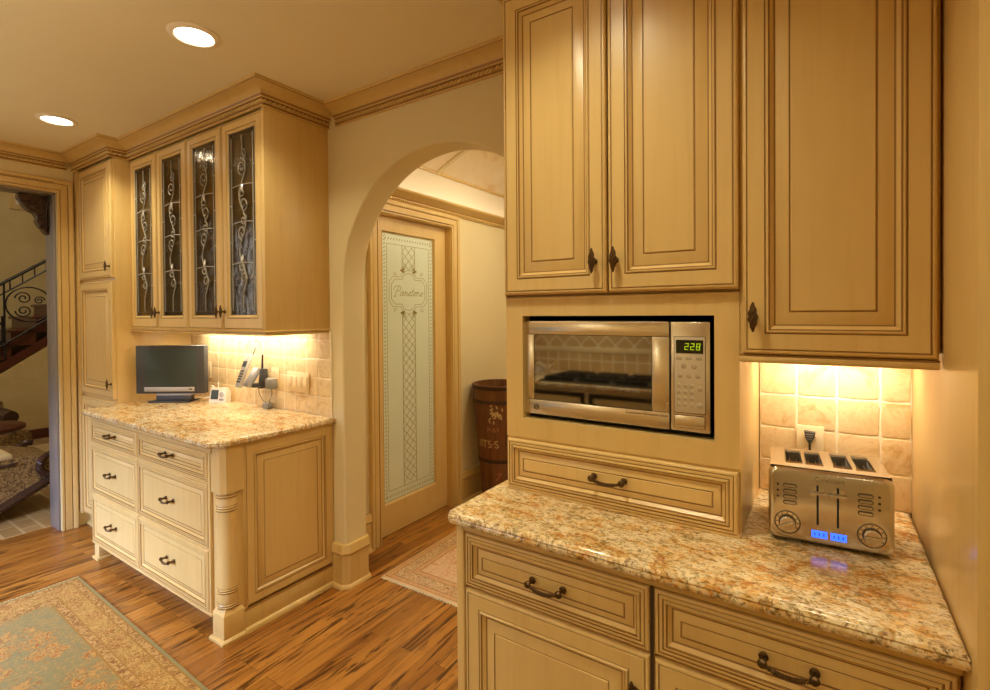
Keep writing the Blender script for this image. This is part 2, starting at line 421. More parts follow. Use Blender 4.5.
# hardware meshes ---------------------------------------------------------
def pull_mesh(w=.10):
    m = MB()
    for sx in (-1, 1):
        m.lathe([(0, .0), (.009, 0), (.0095, .003), (.006, .005), (.0045, .012), (.0055, .02), (.009, .024), (.0095, .028), (.006, .033), (0, .034)], (sx*w/2, 0, .004), '-y', 'aged_bronze', 14)
    pts = []; rad = []
    n = 36
    for i in range(n+1):
        t = i/n; x_ = -w/2+w*t; sag = math.sin(PI*t)
        pts.append((x_, -.026-.006*sag, .004-.008*sag**.7)); rad.append(.0036+.0012*math.sin(t*PI*2*9)**2+(.0008 if .2 < t < .8 else 0))
    m.tube(pts, .004, 'aged_bronze', 8, radii=rad)
    return mesh_of(m, 'bail_pull')
def knob_mesh(h=.062):
    m = MB()
    m.lathe([(0, 0), (.0085, 0), (.009, .003), (.005, .006), (.0042, .02), (0, .022)], (0, 0, 0), '-y', 'aged_bronze', 14)
    n = 20; vs = []; k = 10
    for i in range(n+1):
        t = -1+2*i/n; z = t*h/2; r = .0015+.0085*(1-abs(t)**1.6)
        for j in range(k):
            a = 2*PI*j/k+t*2.6; rr = r*(1+.14*math.cos(5*(2*PI*j/k)))
            vs.append((rr*math.cos(a), -.024+.62*rr*math.sin(a), z))
    fs = [(i*k+j, i*k+(j+1) % k, (i+1)*k+(j+1) % k, (i+1)*k+j) for i in range(n) for j in range(k)]+[tuple(range(k)), tuple(n*k+j for j in range(k))[::-1]]
    m.add(vs, fs, 'aged_bronze'); return mesh_of(m, 'door_knob')
PULL = pull_mesh(.088); PULL_L = pull_mesh(.075); KNOB = knob_mesh(.070)

# crown moulding ----------------------------------------------------------
zc, zb = ZC, ZB
CROWN = [(0, zb-.012), (.010, zb-.012), (.013, zb-.008), (.013, zb-.004), (.008, zb-.001), (.008, zb+.003), (.0145, zb+.006), (.0145, zb+.016), (.008, zb+.019), (.010, zb+.023),
         (.018, zb+.026), (.022, zb+.031), (.026, zb+.040), (.036, zb+.052), (.054, zb+.063), (.074, zb+.069), (.088, zb+.072), (.090, zb+.075), (.096, zb+.078), (.098, ZC+.004), (0, ZC+.004)]
CROWN_M = []
for j in range(len(CROWN)-1):
    CROWN_M.append('cabinet_glaze' if j in (2, 3, 4, 8, 9, 11, 16) else 'trim_paint')
def rope(mb, path, z, out, side=1, step=.0245, r=(.0145, .0066, .0072), mat='trim_paint'):
    for i in range(len(path)-1):
        a, b = Vector(path[i]), Vector(path[i+1]); d = (b-a); L = d.length; d.normalize(); nn = Vector((d.y, -d.x))*side
        k = int(L/step); ang = math.atan2(d.y, d.x)
        for q in range(k):
            p = a+d*((q+.5)*L/k)+nn*out
            T = Matrix.Translation((p.x, p.y, z)) @ Matrix.Rotation(ang, 4, 'Z') @ Matrix.Rotation(-.7, 4, 'Y')
            mb.ell((0, 0, 0), r, mat, 6, 4, T=T)
def crown(path, name, parent=None, side=1):
    mb = MB(); mb.sweep(CROWN, path, 'trim_paint', side=side, matf=CROWN_M)
    off = []
    rope(mb, offset_path(path, .0145, side), ZB+.011, 0, side)
    
    return mb
def offset_path(path, o, side=1):
    P = [Vector(p) for p in path]; N = len(P); out = []
    for i in range(N):
        d = []
        if i > 0: d.append((P[i]-P[i-1]).normalized())
        if i < N-1: d.append((P[i+1]-P[i]).normalized())
        ns = [Vector((q.y, -q.x))*side for q in d]
        n = ns[0] if len(ns) == 1 else (lambda b: b/max(.2, b.dot(ns[0])))((ns[0]+ns[1]).normalized())
        out.append(tuple(P[i]+n*o))
    return out

def text_into(mb, s, size, mat, T, depth=.0006, shear=0, align='CENTER', spacing=1.0):
    cu = bpy.data.curves.new('t', 'FONT'); cu.body = s; cu.size = size; cu.extrude = depth/2; cu.shear = shear; cu.align_x = align; cu.align_y = 'CENTER'; cu.space_character = spacing
    cu.resolution_u = 3
    o = bpy.data.objects.new('t', cu); C.objects.link(o)
    dg = bpy.context.evaluated_depsgraph_get(); me = bpy.data.meshes.new_from_object(o.evaluated_get(dg))
    vs = [tuple(v.co) for v in me.vertices]; fs = [tuple(p.vertices) for p in me.polygons]
    if callable(T): vs = [T(p) for p in vs]; mb.add(vs, fs, mat)
    else: mb.add(vs, fs, mat, T=T)
    bpy.data.objects.remove(o); bpy.data.curves.remove(cu); bpy.data.meshes.remove(me)

# ================================================================== THE SETTING
def slabbox(name, label, cat, *b, mat, bev=0):
    m = MB(); m.box(*b, mat, bev); return struct(name, m, label, cat)
m = MB(); m.box(-4.57, XRT, YBK, 5.6, -.1, 0, 'oak_floor')
struct('floor', m, 'honey-brown oak board floor of the kitchen', 'floor', origin=(0, 0, 0))
m = MB(); m.box(-9.3, -4.57, -2.0, 6.0, -.1, -.001, 'foyer_floor')
struct('floor_foyer', m, 'stone tiled floor seen through the wide doorway', 'floor', origin=(0, 0, 0))
m = MB(); m.box(XL-.02, XRT+.1, YBK-.1, YA+.02, ZC, ZC+.1, 'ceiling_paint')
struct('ceiling', m, 'warm beige kitchen ceiling with recessed lights', 'ceiling', origin=(0, 0, ZC))

# wall with the arched opening
AX0, AX1, ACX, ACZ, AR = -2.164, -.880, -1.522, 1.6145, .642
TH = .145
m = MB()
n = 48
arc = [(AX0, 0.0)]+[(ACX+AR*math.cos(PI-PI*i/n), ACZ+AR*math.sin(PI-PI*i/n)) for i in range(n+1)]+[(AX1, 0.0)]
def arch_off(d):
    out = [(AX0-d, 0.0)]+[(ACX+(AR+d)*math.cos(PI-PI*i/n), ACZ+(AR+d)*math.sin(PI-PI*i/n)) for i in range(n+1)]+[(AX1+d, 0.0)]
    return out
R_ = .013
cross = []      # (offset, y) rounded front edge, through, rounded back edge
for k in range(7):
    a = PI/2*k/6; cross.append((R_*(1-math.sin(a)), YA+R_*(1-math.cos(a))))
for k in range(7):
    a = PI/2*k/6; cross.append((R_*(1-math.cos(a)), YA+TH-R_+R_*math.sin(a)))
rows = [[(p[0], y, p[1]) for p in arch_off(o)] for o, y in cross]
vs = [p for r in rows for p in r]; L = len(rows[0])
m.add(vs, [(j*L+i, j*L+i+1, (j+1)*L+i+1, (j+1)*L+i) for j in range(len(rows)-1) for i in range(L-1)], 'wall_paint')
for y in (YA, YA+TH):
    o = arch_off(R_)
    m.add([(XL-.3, y, 0), (o[0][0], y, 0), (o[0][0], y, ACZ), (XL-.3, y, ACZ), (XL-.3, y, 3.2), (o[0][0], y, 3.2)], [(0, 1, 2, 3), (3, 2, 5, 4)], 'wall_paint')
    m.add([(XRT+.1, y, 0), (o[-1][0], y, 0), (o[-1][0], y, ACZ), (XRT+.1, y, ACZ), (XRT+.1, y, 3.2), (o[-1][0], y, 3.2)], [(0, 1, 2, 3), (3, 2, 5, 4)], 'wall_paint')
    top = o[1:-1]
    vs = [(p[0], y, p[1]) for p in top]+[(p[0], y, 3.2) for p in top]; q = len(top)
    m.add(vs, [(i, i+1, q+i+1, q+i) for i in range(q-1)], 'wall_paint')
struct('wall_back', m, 'tan painted wall with the round arched opening', 'wall', origin=(0, YA, 0))

# left wall with the wide doorway to the foyer
DY0, DY1, DZ = -.75, 1.19, 2.318
XF = -4.57
m = MB()
m.box(XF, XL, DY1, YA+.2, 0, 4.25, 'wall_paint'); m.box(XF, XL, -2.1, DY0, 0, 4.25, 'wall_paint'); m.box(XF, XL, DY0, DY1, DZ, 4.25, 'wall_paint')
struct('wall_left', m, 'tan wall around the wide doorway at left', 'wall', origin=(XL, 0, 0))
m = MB()   # dark wood lining of the doorway
m.box(XF-.02, XL-.012, DY1-.012, DY1+.004, 0, DZ, 'jamb_wood', .002); m.box(XF-.02, XL-.012, DY0-.004, DY0+.012, 0, DZ, 'jamb_wood', .002); m.box(XF-.02, XL-.012, DY0, DY1, DZ-.014, DZ+.004, 'jamb_wood', .002)
struct('trim_1', m, 'grey-brown wooden lining inside the wide doorway', 'door lining')
CAS = [(0, 0), (0, .012), (.003, .016), (.013, .016), (.0145, .0125), (.0175, .0125), (.019, .016), (.050, .018), (.052, .0135), (.055, .0135), (.057, .021), (.066, .026), (.078, .026), (.081, .022), (.083, 0)]
CASM = ['casing_paint']*14
for j in (3, 4, 8): CASM[j] = 'cabinet_glaze'
def casing(path, T, k=1.0):
    m = MB(); v0 = len(m.v)
    m.sweep([(a*k, b) for a, b in CAS], path, 'casing_paint', matf=CASM)
    m.v = [tuple(T(p)) for p in m.v]; return m
m = casing([(DY1, 0), (DY1, DZ), (DY0, DZ), (DY0, 0)], lambda p: (XL+p[2], p[0], p[1]), 1.08)
# little dentil band under the head
for i in range(150):
    y = DY0+.01+i*.0128
    m.box(XL+.018, XL+.026, y, y+.007, DZ+.061, DZ+.068, 'cabinet_glaze')
struct('trim_2', m, 'cream moulded casing framing the wide doorway', 'door casing')
slabbox('wall_rear', 'tan wall opposite the arch, with the range', 'wall', -1e-3, 0, 0, 0, 0, 0, mat='wall_paint') if False else None
# rear wall with a window
WX0, WX1, WZ0, WZ1 = -4.15, -2.45, .45, 1.50
m = MB()
for b in ((XL, WX0, 0, ZC), (WX1, XRT, 0, ZC), (WX0, WX1, 0, WZ0), (WX0, WX1, WZ1, ZC)): m.box(b[0], b[1], YBK-.14, YBK, b[2], b[3], 'wall_paint')
struct('wall_rear', m, 'tan wall opposite the arch', 'wall', origin=(0, YBK, 0))
m = MB()
for b in ((WX0, WX0+.05, WZ0, WZ1), (WX1-.05, WX1, WZ0, WZ1), (WX0, WX1, WZ0, WZ0+.05), (WX0, WX1, WZ1-.05, WZ1), ((WX0+WX1)/2-.02, (WX0+WX1)/2+.02, WZ0, WZ1)): m.box(b[0], b[1], YBK-.11, YBK-.04, b[2], b[3], 'casing_paint', .004)
w = struct('window_1', m, 'cream framed window in the rear wall', 'window')
m = MB(); m.box(WX0+.04, WX1-.04, YBK-.08, YBK-.074, WZ0+.04, WZ1-.04, 'clear_glass'); m.build('pane', w)
m = MB(); m.box(XRT, XRT+.1, YBK-.1, YA+.1, 0, ZC+.05, 'wall_paint'); struct('wall_right', m, 'tan wall at the right end of the kitchen', 'wall')

# crown on the walls
m = crown([(XL, YBK), (XL, 1.245)], 'c', side=1); struct('trim_3', m, 'cream crown moulding above the wide doorway', 'crown moulding')
m = crown([(-2.20, YA), (-.80, YA)], 'c', side=1); struct('trim_4', m, 'cream roped crown moulding above the arch', 'crown moulding')

# baseboards
BASE = [(0, 0), (.030, 0), (.030, .008), (.024, .018), (.017, .022), (.016, .176), (.0175, .178), (.024, .186), (.026, .192), (.023, .198), (.020, .226), (.016, .234), (0, .236)]
BASEM = ['trim_paint']*12; BASEM[5] = 'cabinet_glaze'
m = MB(); m.sweep(BASE, [(-2.252, YA), (-2.182, YA), (-2.164, YA+.018), (-2.164, YA+TH-.012), (-2.182, YA+TH)], 'trim_paint', matf=BASEM)
struct('baseboard_arch', m, 'tall cream baseboard wrapping the foot of the arch', 'baseboard')

# ---- hallway beyond the arch
HX = -2.385; HZ = 2.50; HY1 = 5.5; HXR = -.60
PY0, PY1, PZ = 2.212, 2.938, 2.122
m = MB()
for b in ((YA+TH, PY0, 0, HZ), (PY1, HY1, 0, HZ), (PY0, PY1, PZ, HZ)): m.box(HX-.16, HX, b[0], b[1], b[2], min(b[3], 2.285), 'wall_paint')
m.box(HX-.16, HX, YA+TH, HY1, 2.285, HZ, 'cove_paint')
struct('wall_hall', m, 'tan hallway wall holding the pantry door', 'wall', origin=(HX, 2, 0))
m = MB(); m.box(HXR, HXR+.12, YA+TH, HY1, 0, 2.285, 'wall_paint'); m.box(HXR, HXR+.12, YA+TH, HY1, 2.285, HZ+.1, 'cove_paint'); struct('wall_hall_right', m, 'tan hallway wall hidden behind the microwave cabinet', 'wall')
m = MB(); m.box(HX-.2, HXR+.2, HY1, HY1+.1, 0, 3.1, 'wall_paint'); struct('wall_hall_end', m, 'tan wall at the far end of the hallway', 'wall')
m = MB(); cx = (HX+HXR)/2; a_ = (HXR-HX)/2; N = 24
def vz(t): return (cx-a_*math.cos(t), HZ+.245*math.sin(t)**2)
pts = [vz(PI*i/N) for i in range(N+1)]
ys = [YA+TH, HY1]
vs = [(p[0], y, p[1]) for y in ys for p in pts]+[(p[0], y, p[1]+.06) for y in ys for p in pts]; q = N+1
m.add(vs, [(i, i+1, q+i+1, q+i) for i in range(N)]+[(2*q+i, 2*q+i+1, 3*q+i+1, 3*q+i) for i in range(N)], 'vault_paint')
struct('ceiling_vault', m, 'pale stencilled barrel vault over the hallway', 'ceiling')
m = MB()
for yr in (2.79, 4.1, 5.3):
    vs = []
    for i in range(N+1):
        t = PI*i/N; x0, z0 = cx-(a_)*math.cos(t), HZ+.245*math.sin(t)**2; x1, z1 = x0, z0-.014
        vs += [(x0, yr-.02, z0), (x1, yr-.015, z1), (x1, yr+.015, z1), (x0, yr+.02, z0)]
    m.add(vs, [(i*4+j, i*4+j+1, i*4+4+j+1, i*4+4+j) for i in range(N) for j in range(3)], 'wall_paint')
m.box(HX, HX+.012, YA+TH, HY1, HZ-.012, HZ+.012, 'trim_paint', .003)
struct('trim_5', m, 'tan ribs crossing the hallway vault', 'vault rib')
HCROWN = [(0, 2.213), (.010, 2.213), (.014, 2.219), (.009, 2.224), (.010, 2.242), (.015, 2.246), (.020, 2.250), (.034, 2.258), (.052, 2.270), (.066, 2.280), (.070, 2.293), (0, 2.293)]
m = MB(); hp = [(HX, YA+TH), (HX, HY1)]
m.sweep(HCROWN, hp, 'trim_paint', matf=['trim_paint', 'trim_paint', 'cabinet_glaze', 'trim_paint', 'cabinet_glaze']+['trim_paint']*6)
rope(m, [(HX+.011, YA+TH), (HX+.011, 4.6)], 2.233, 0, 1, .02, (.010, .0075, .0085))
struct('trim_6', m, 'gold-cream roped cornice above the pantry door', 'cornice')
m = casing([(PY1, 0), (PY1, PZ), (PY0, PZ), (PY0, 0)], lambda p: (HX+p[2], p[0], p[1]), 1.1)
for i in range(54):
    y = PY0+.004+i*.0128
    m.box(HX+.014, HX+.020, y, y+.008, PZ+.012, PZ+.02, 'cabinet_glaze')
m.box(HX-.12, HX+.002, PY0-.02, PY0+.004, 0, PZ, 'casing_paint'); m.box(HX-.12, HX+.002, PY1-.004, PY1+.02, 0, PZ, 'casing_paint'); m.box(HX-.12, HX+.002, PY0, PY1, PZ-.004, PZ+.02, 'casing_paint'); m.box(HX-.12, HX-.088, PY0, PY1, 0, PZ, 'casing_paint')
struct('trim_7', m, 'cream casing around the pantry door', 'door casing')
m = MB(); m.sweep(BASE, [(HX, YA+TH), (HX, PY0-.092)], 'trim_paint', matf=BASEM); struct('baseboard_hall', m, 'short cream baseboard between arch and pantry door', 'baseboard')
m = MB(); m.sweep(BASE, [(HX, PY1+.092), (HX, HY1)], 'trim_paint', matf=BASEM); struct('baseboard_hall_right', m, 'cream baseboard behind the wooden barrel', 'baseboard')

# pantry door
DX = HX-.048
root = bpy.data.objects.new('door_1', None); C.objects.link(root); root.location = (DX, (PY0+PY1)/2, 0); root['kind'] = 'structure'
tag(root, 'cream pantry door with one tall etched frosted pane', 'door')
GY0, GY1, GZ0, GZ1 = PY0+.075, PY1-.125, .205, 2.025
m = MB()
prof = [(0, 0, 'casing_paint'), (0, .036, 'casing_paint'), (.002, .038, 'casing_paint')]
T = DX-.038
for b in ((PY0+.005, GY0, .008, PZ-.006), (GY1, PY1-.005, .008, PZ-.006), (GY0, GY1, .008, GZ0), (GY0, GY1, GZ1, PZ-.006)): m.box(T, DX, b[0], b[1], b[2], b[3], 'casing_paint')
# sloped glazing bead
lo = [(DX, u, v) for u, v in rect_loop(GY0, GY1, GZ0, GZ1, 0)]; l1 = [(DX+.003, u, v) for u, v in rect_loop(GY0, GY1, GZ0, GZ1, .003)]; l2 = [(DX-.014, u, v) for u, v in rect_loop(GY0, GY1, GZ0, GZ1, .012)]
m.rings([lo, l1, l2], ['casing_paint', 'casing_paint'], cap=False)
m.build('door_frame', root)
m = MB(); m.box(DX-.022, DX-.014, GY0, GY1, GZ0, GZ1, 'frosted_glass'); pane = m.build('glass_pane', root, label=None) if False else m.build('glass_pane', root)
pane['label'] = 'frosted glass pane with gold etching and lettering'
m = MB()   # etched lines standing a hair proud of the pane
EX = DX-.0138
def eline(p, q, w=.0022, mat='etched_gold'):
    p, q = Vector(p), Vector(q); d = (q-p)
    if d.length < 1e-6: return
    d.normalize(); nn = Vector((-d.y, d.x))*w/2; a, b = p-d*w*.3, q+d*w*.3
    c4 = [a+nn, b+nn, b-nn, a-nn]
    vs = [(EX, c.x, c.y) for c in c4]+[(EX+.0005, c.x, c.y) for c in c4]
    m.add(vs, [(0, 1, 2, 3), (4, 5, 6, 7), (0, 1, 5, 4), (1, 2, 6, 5), (2, 3, 7, 6), (3, 0, 4, 7)], mat)
def epoly(pts, w=.0022, closed=False, mat='etched_gold'):
    for i in range(len(pts)-(0 if closed else 1)): eline(pts[i], pts[(i+1) % len(pts)], w, mat)
y0, y1, z0, z1 = GY0+.012, GY1-.012, GZ0+.012, GZ1-.012
epoly([(y0+.004, z0+.004), (y1-.004, z0+.004), (y1-.004, z1-.004), (y0+.004, z1-.004)], .003, True)
epoly([(y0+.045, z0+.07), (y1-.045, z0+.07), (y1-.045, z1-.07), (y0+.045, z1-.07)], .003, True)
k = 0
z = z0+.03
while z < z1-.02:     # beaded border
    for yy in (y0+.024, y1-.024): eline((yy-.006, z), (yy+.006, z+.008), .005)
    z += .026
yy = y0+.03
while yy < y1-.02:
    for z in (z0+.035, z1-.035): eline((yy, z-.006), (yy+.008, z+.006), .005)
    yy += .026
cy = (GY0+GY1)/2; hw = .062; CZ = 1.625
for s in (-1, 1): epoly([(cy+s*hw, z0+.07), (cy+s*hw, CZ-.14)], .004); epoly([(cy+s*hw, CZ+.145), (cy+s*hw, z1-.07)], .004)
def lattice(za, zb):
    st = .118; z = za-2*hw
    while z < zb:
        for sgn in (1, -1):
            p = (cy-hw*sgn, z); q = (cy+hw*sgn, z+2*hw*.98)
            t0 = max(0, (za-p[1])/(q[1]-p[1])); t1 = min(1, (zb-p[1])/(q[1]-p[1]))
            if t1 > t0: eline((p[0]+(q[0]-p[0])*t0, p[1]+(q[1]-p[1])*t0), (p[0]+(q[0]-p[0])*t1, p[1]+(q[1]-p[1])*t1), .0032)
        z += st*.52
lattice(z0+.09, CZ-.15); lattice(CZ+.155, z1-.075)
# cartouche
def cart(w, h, nw, nh):
    c = .035
    P = [(-w, -h+c), (-w+c, -h), (-nw, -h), (-nw*.75, -h-nh*.7), (0, -h-nh), (nw*.75, -h-nh*.7), (nw, -h), (w-c, -h), (w, -h+c), (w, h-c), (w-c, h), (nw, h), (nw*.75, h+nh*.7), (0, h+nh), (-nw*.75, h+nh*.7), (-nw, h), (-w+c, h), (-w, h-c)]
    return [(cy+a, CZ+b) for a, b in P]
epoly(cart(.165, .085, .065, .045), .0032, True); epoly(cart(.185, .102, .075, .05), .0026, True)
def spiral(c, r, t0, turns, sgn, w=.0026, k=14):
    pts = []
    for i in range(k+1):
        t = i/k; a = t0+sgn*turns*2*PI*t; rr = r*(1-t*.85); pts.append((c[0]+rr*math.cos(a), c[1]+rr*math.sin(a)))
    epoly(pts, w)
for s in (-1, 1):
    for v in (-1, 1):
        spiral((cy+s*.13, CZ+v*.125), .018, 0, 1.1, s*v); spiral((cy+s*.05, CZ+v*.165), .022, PI/2, 1.2, s); eline((cy+s*.045, CZ+v*.135), (cy+s*.075, CZ+v*.148), .014); eline((cy+s*.06, CZ+v*.14), (cy+s*.045, CZ+v*.16), .01)
# script lettering, drawn as strokes (u, v in letter heights, slanted)
LET = {
 'P': [[(.15, -.1), (.3, .6), (.45, 1.3), (.55, 1.55)], [(-.25, .9), (-.2, 1.3), (.1, 1.6), (.6, 1.65), (1.0, 1.4), (.95, 1.0), (.6, .75), (.35, .8)], [(-.05, -.1), (.35, -.12)]],
 'a': [[(.55, .65), (.35, .72), (.1, .5), (.05, .15), (.2, 0), (.4, .15), (.6, .7), (.55, .1), (.7, .02), (.85, .2)]],
 'n': [[(0, .6), (.12, .7), (.1, 0)], [(.12, .3), (.35, .68), (.5, .6), (.45, .1), (.6, 0), (.75, .2)]],
 'e': [[(.0, .25), (.3, .4), (.45, .6), (.3, .72), (.1, .5), (.08, .15), (.25, 0), (.55, .2)]],
 't': [[(.3, 1.25), (.1, .15), (.22, 0), (.4, .15)], [(0, .75), (.45, .8)]],
 'r': [[(0, .55), (.15, .72), (.12, 0)], [(.14, .4), (.3, .7), (.45, .6)]],
 'i': [[(.05, .65), (.08, .1), (.2, 0), (.35, .2)], [(.15, .95), (.17, 1.0)]],
}
W = {'P': 1.0, 'a': .8, 'n': .72, 'e': .52, 't': .42, 'r': .48, 'i': .36}
u = 0; word = 'Paneterie'; tot = sum(W[c] for c in word); sc_l = .285/tot; hh = .052
for c in word:
    for st in LET[c]:
        pts = [(cy-.1425+(u+a+.22*b)*sc_l, CZ-.028+b*hh*.8) for a, b in st]; epoly(pts, .0032)
    u += W[c]
m.build('etched_pattern', pane, smooth=False)

# ---- the foyer beyond the wide doorway
FW = -9.1
m = MB(); m.box(FW-.1, FW, -2, 6, 0, 4.2, 'foyer_plaster'); struct('wall_foyer', m, 'ochre plaster wall behind the staircase', 'wall')
m = MB(); m.box(FW, XF, 5.0, 5.1, 0, 4.2, 'foyer_plaster'); struct('wall_foyer_far', m, 'ochre plaster side wall of the foyer', 'wall')
m = MB(); m.box(FW, XF, -2.1, -2.0, 0, 4.2, 'foyer_plaster'); struct('wall_foyer_near', m, 'ochre plaster end wall of the foyer', 'wall')
m = MB(); m.box(FW-.1, XF+.27, -2.1, 6, 4.2, 4.3, 'foyer_plaster'); struct('ceiling_foyer', m, 'high foyer ceiling', 'ceiling')
m = MB(); m.box(XF, XF+.1, YA+.2, 5.1, 0, 4.25, 'foyer_plaster'); struct('wall_foyer_side', m, 'ochre plaster foyer wall beyond the doorway', 'wall')
m = MB()   # wall carrying the stair
SX = -8.0
def soff(y): return .825+.71*(y-1.634)
m.add([(SX, -.3, 0), (SX, 5, 0), (SX, 5, soff(5)), (SX, .5, 0)], [(0, 1, 2, 3)], 'foyer_plaster')
m.add([(SX-.08, -.3, 0), (SX-.08, 5, 0), (SX-.08, 5, soff(5)), (SX-.08, .5, 0)], [(0, 1, 2, 3)], 'foyer_plaster')
m.add([(SX, .5, 0), (SX, 5, soff(5)), (SX-.08, 5, soff(5)), (SX-.08, .5, 0)], [(0, 1, 2, 3)], 'foyer_plaster')
struct('wall_stair', m, 'ochre wall below the staircase', 'wall')
m = MB(); m.box(SX, SX+.02, .4, 5, 0, .115, 'mahogany', .004); struct('baseboard_foyer', m, 'dark red-brown baseboard below the staircase', 'baseboard')

# ================================================================== CABINETS AND COUNTERS
# ---- tall corner cabinet
TX0, TX1, TY = XL+.004, -3.785, 1.285
t = thing('tall_cabinet', 'tall narrow cream cabinet in the corner beside the wide doorway', 'cabinet', (-4.1, 1.5, 0))
m = MB(); m.box(TX0, TX1, TY+.02, YA-.002, .10, ZB+.03, P_, .001); m.box(TX0, TX1-.04, TY+.06, YA-.002, 0, .10, 'trim_paint'); m.box(TX0, TX0+.06, TY, TY+.02, .1, ZB, P_, .002)
m.build('carcass', t)
m = MB(); m.sweep([(0, 0), (.018, 0), (.018, .012), (.008, .02), (0, .02)], [(TX0, TY+.06), (TX1-.04, TY+.06)], 'trim_paint'); m.build('base_shoe', t)
for z0, z1, kx, kz in ((.115, .925, None, 0), (.945, 1.70, -3.815, 1.04), (1.722, 2.465, -3.815, 1.79)):
    m = MB(); front(m, TX0+.075, TX1-.006, z0, z1, TY+.0205, DOORP); d = m.build('door', t)
    if kx: place(KNOB, 'knob', d, (kx, TY, kz))
m = crown([(XL, TY), (TX1, TY), (TX1, 1.386-.004)], 'c'); m.build('crown', t)

# ---- wall cabinet with leaded glass doors
GX0, GX1, GY = TX1+.001, -2.273, 1.386
gz0, gz1 = 1.395, 2.470
t = thing('glass_front_cabinet', 'cream wall cabinet with four leaded glass doors above the television counter', 'cabinet', (-3.03, 1.6, 1.38))
m = MB()
m.box(GX1-.02, GX1, GY+.001, YA-.002, 1.385, ZB+.03, P_, .001)         # right side, seen from outside
m.box(GX0, GX0+.018, GY+.02, YA-.002, 1.40, ZB+.02, 'cabinet_inside'); m.box(GX0, GX1-.02, YA-.016, YA-.002, 1.40, ZB+.02, 'cabinet_inside')
m.box(GX0, GX1-.02, GY+.022, YA-.016, 1.40, 1.42, P_); m.box(GX0, GX1-.02, GY+.022, YA-.016, ZB-.005, ZB+.02, 'cabinet_inside')
m.box(GX0, GX1-.02, GY+.0205, GY+.036, 1.385, 1.43, P_); m.box(GX0, GX1-.02, GY+.0205, GY+.036, 2.45, ZB+.03, P_)
m.build('carcass', t)
for zz in (1.66, 1.90, 2.15): m = MB(); m.box(GX0+.019, GX1-.0215, GY+.05, YA-.017, zz, zz+.019, P_, .002); m.build('shelf', t)
RAIL = [(0, 1.372), (.004, 1.372), (.007, 1.376), (.007, 1.382), (.004, 1.385), (.004, 1.389), (.009, 1.392), (0, 1.396)]
m = MB(); m.sweep(RAIL, [(GX0, GY+.002), (GX1, GY+.002), (GX1, YA-.002)], 'trim_paint', matf=['trim_paint', 'trim_paint', 'trim_paint', 'cabinet_glaze', 'trim_paint', 'trim_paint', 'trim_paint'])
m.box(GX0, GX1-.002, GY+.003, GY+.02, 1.372, 1.40, P_); m.box(GX1-.018, GX1-.001, GY+.004, YA-.003, 1.372, 1.40, P_)
m.build('light_rail', t)
xs = [-3.779, -3.410, -3.036, -2.662, -2.287]
FR = [(0, 0, P_), (0, .015, P_), (.002, .0185, P_), (.005, .0205, P_), (.0085, .0205, P_), (.0095, .0185, G_), (.0112, .0185, G_), (.0125, .0205, P_),
      (.046, .0205, P_), (.047, .018, G_), (.0488, .018, G_), (.051, .0215, P_), (.0545, .0215, P_), (.056, .019, P_), (.060, .0165, P_), (.064, .0135, P_), (.064, 0, P_)]
def wave_came(mb, cx, y, zA, zB, amp):
    pts = []; k = 90
    for i in range(k+1):
        u = i/k; z = zA+(zB-zA)*u; pts.append((cx+amp*math.sin(u*PI*5), y, z))
    return pts
def swirl(cx, y, cz, r, a0, sgn, turns=1.25, n=22):
    return [(cx+r*(1-.8*i/n)*math.cos(a0+sgn*turns*2*PI*i/n), y, cz+r*(1-.8*i/n)*math.sin(a0+sgn*turns*2*PI*i/n)) for i in range(n+1)]
